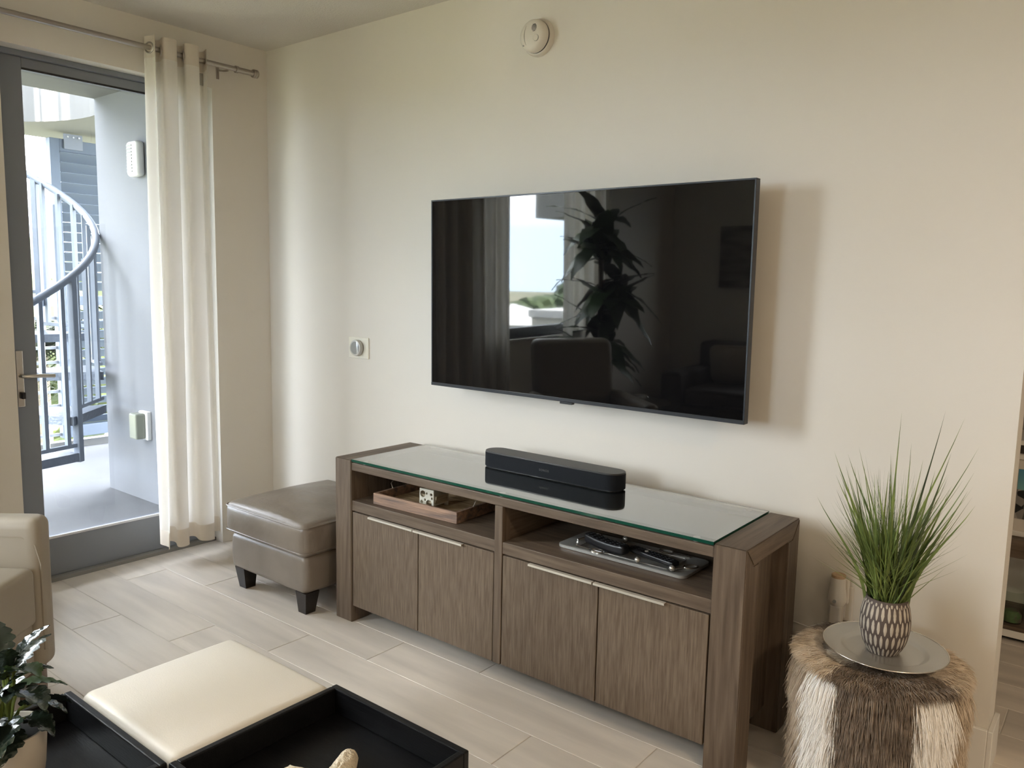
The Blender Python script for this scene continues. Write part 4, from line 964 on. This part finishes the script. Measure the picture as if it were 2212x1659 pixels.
gtn = Nn('ShaderNodeMath'); gtn.operation = 'GREATER_THAN'; gtn.inputs[1].default_value = .25; Ll(ad.outputs[0], gtn.inputs[0])
mxx = Nn('ShaderNodeMixRGB'); Ll(gtn.outputs[0], mxx.inputs[0]); Ll(rk.outputs[0], mxx.inputs[1]); Ll(sk_.outputs[0], mxx.inputs[2]); Ll(mxx.outputs[0], pb.inputs['Base Color'])
box('photo_print', (x0+.07, x1-.07, 1.2095, 1.212, zb+.075, zt-.065), mt, pf, r=0)
hb = thing('wall_shelf', 'white wall shelf above the framed photograph in the hall', 'shelf', (3.95, 1.3, .83))
box('shelf_board', (3.3, 4.6, 1.16, 1.5, .845, .865), M_white, hb); box('back_panel', (3.3, 4.6, 1.48, 1.5, .45, 1.4), mat('grey_panel', (.3, .29, .26), .7), hb)
box('upper_board', (3.3, 4.6, 1.16, 1.48, 1.2, 1.3), mat('dark_shelf', (.05, .03, .025), .5), hb)
for x in (3.3, 4.58): box('upright', (x, x+.02, 1.16, 1.48, .45, 1.3), M_white, hb)

# ================================================================== WHAT THE SCREEN REFLECTS
so = thing('sofa', 'dark grey sofa on the far wall, reflected at lower right in the screen', 'sofa', (1.5, -4.7, 0))
M_sofa = mat('sofa_fabric', (.075, .065, .06), .8, bump=.1, bsc=300)
for nm, bb in (('seat_base', (.45, 2.55, -5.1, -4.2, .08, .3)), ('seat_cushion', (.66, 1.48, -4.85, -4.2, .3, .46)), ('seat_cushion', (1.5, 2.34, -4.85, -4.2, .3, .46)), ('backrest', (.5, 2.5, -5.12, -4.85, .3, .84)), ('arm', (.42, .64, -5.1, -4.2, .08, .6)), ('arm', (2.36, 2.58, -5.1, -4.2, .08, .6))): cushion(nm, bb, .05, M_sofa, so, m=5)
for x in (.52, 2.48):
    for y in (-5.0, -4.3): box('leg', (x-.03, x+.03, y-.03, y+.03, 0, .09), M_darkleg, so)
pw = cushion('throw_pillow', (-.22, .22, -.07, .07, 0, .4), .069, mat('pillow_weave', (.5, .45, .38), .9, bump=.3, bsc=80), None, m=6, world=False, fn=lambda p, u, v, w: (p.__setattr__('y', p.y*(1-.75*max(abs(u), abs(w))**2)), p)[1])
pw.location = (.92, -4.76, .462); pw.rotation_euler = (rad(-20), 0, rad(-12)); setp(pw, 'pale woven throw pillow on the dark sofa, reflected in the screen', 'pillow')
dp = thing('floor_plant', 'tall dracaena floor plant beside the window, seen as a dark silhouette in the screen', 'plant', (.42, -3.2, 0))
smooth_auto(link('pot', lathe_mesh([(.001, 0), (.13, 0), (.17, .3), (.17, .32), (.15, .32), (.15, .28), (.001, .28)], 28), M_blackm, dp, world=False))
for (dx, dy, h) in ((0, .04, 1.75), (.05, -.05, 1.3), (-.04, -.02, .85)):
    tube('cane', [(dx*.6, dy*.6, .25), (dx, dy, h*.6), (dx*1.3, dy*1.3, h)], .022, M_trunk, dp, n=8, world=False)
    for i in range(24):
        A_ = 2*PI*i/15*1.62+h; el = rng.uniform(-25, 65); me = mesh_pd(*leaf(rng.uniform(.34, .48), .085, .2, .2), 'leaf')
        me.transform(Matrix.Translation((dx*1.3, dy*1.3, h-.14+.014*i)) @ Matrix.Rotation(A_, 4, 'Z') @ Matrix.Rotation(rad(-el), 4, 'Y')); link('leaf', me, M_leafm, dp, world=False, smooth=True)
gt2 = thing('side_table', 'round glass side table beside the armchair, reflected low in the screen', 'table', (.82, -3.1, 0))
smooth_auto(link('glass_top', lathe_mesh([(.001, .485), (.26, .485), (.262, .49), (.26, .495), (.001, .495)], 48), M_acrt, gt2, world=False))
link('stem', lathe_mesh([(.16, 0), (.16, .012), (.02, .03), (.015, .25), (.02, .46), (.08, .485)], 24), M_nickel, gt2, world=False)
bw = link('bowl', lathe_mesh([(.001, 0), (.04, 0), (.09, .035), (.1, .045), (.095, .045), (.04, .008), (.001, .006)], 28), M_steel, world=False, loc=(.82, -3.08, .4955), smooth=True); setp(bw, 'silver bowl on the round glass side table, a bright glint in the screen', 'bowl')
wp = thing('wall_picture', 'grey canvas picture on the far wall, faint at the right of the screen', 'picture', (.76, YS, 1.36))
box('canvas', (.54, .98, YS, YS+.035, 1.36, 1.96), mat('canvas_grey', (.12, .11, .1), .8, c2=(.35, .33, .3), sc=3, stretch=(1, 1, 5)), wp, r=.003)
# unseen ceiling lamps behind the viewer, added to brighten and warm the room
def added_ceiling_lamp(x, y, e, col):
    t = thing('added_ceiling_lamp', None, 'lamp', (x, y, H)); t['label'] = 'added white flush ceiling lamp, out of view, %s' % ('over the kitchen, nearest the hall' if y > -3 else 'over the kitchen by the south wall' if x > 4.5 else 'over the sofa side of the room')
    link('rim', lathe_mesh([(.2, -.05), (.21, -.05), (.21, 0), (.2, 0)], 32, cap=False), M_white, t, world=False)
    link('shade', lathe_mesh([(.001, -.06), (.15, -.058), (.2, -.045)], 32, cap=False), mat('added_lamp_diffuser', (.8, .75, .68), .5, emit=(col, 2.5)), t, world=False)
    q = light('added_lamp_glow', 'AREA', e, col, (x, y, H-.08), (0, 0, 0), shape='DISK', size=.36); return t
added_ceiling_lamp(5.4, -2.0, EXTRA_LAMP*2.1, (1, .78, .55)); added_ceiling_lamp(5.4, -4.2, EXTRA_LAMP, (1, .8, .58)); added_ceiling_lamp(2.4, -3.9, EXTRA_LAMP*.25, (1, .84, .66))
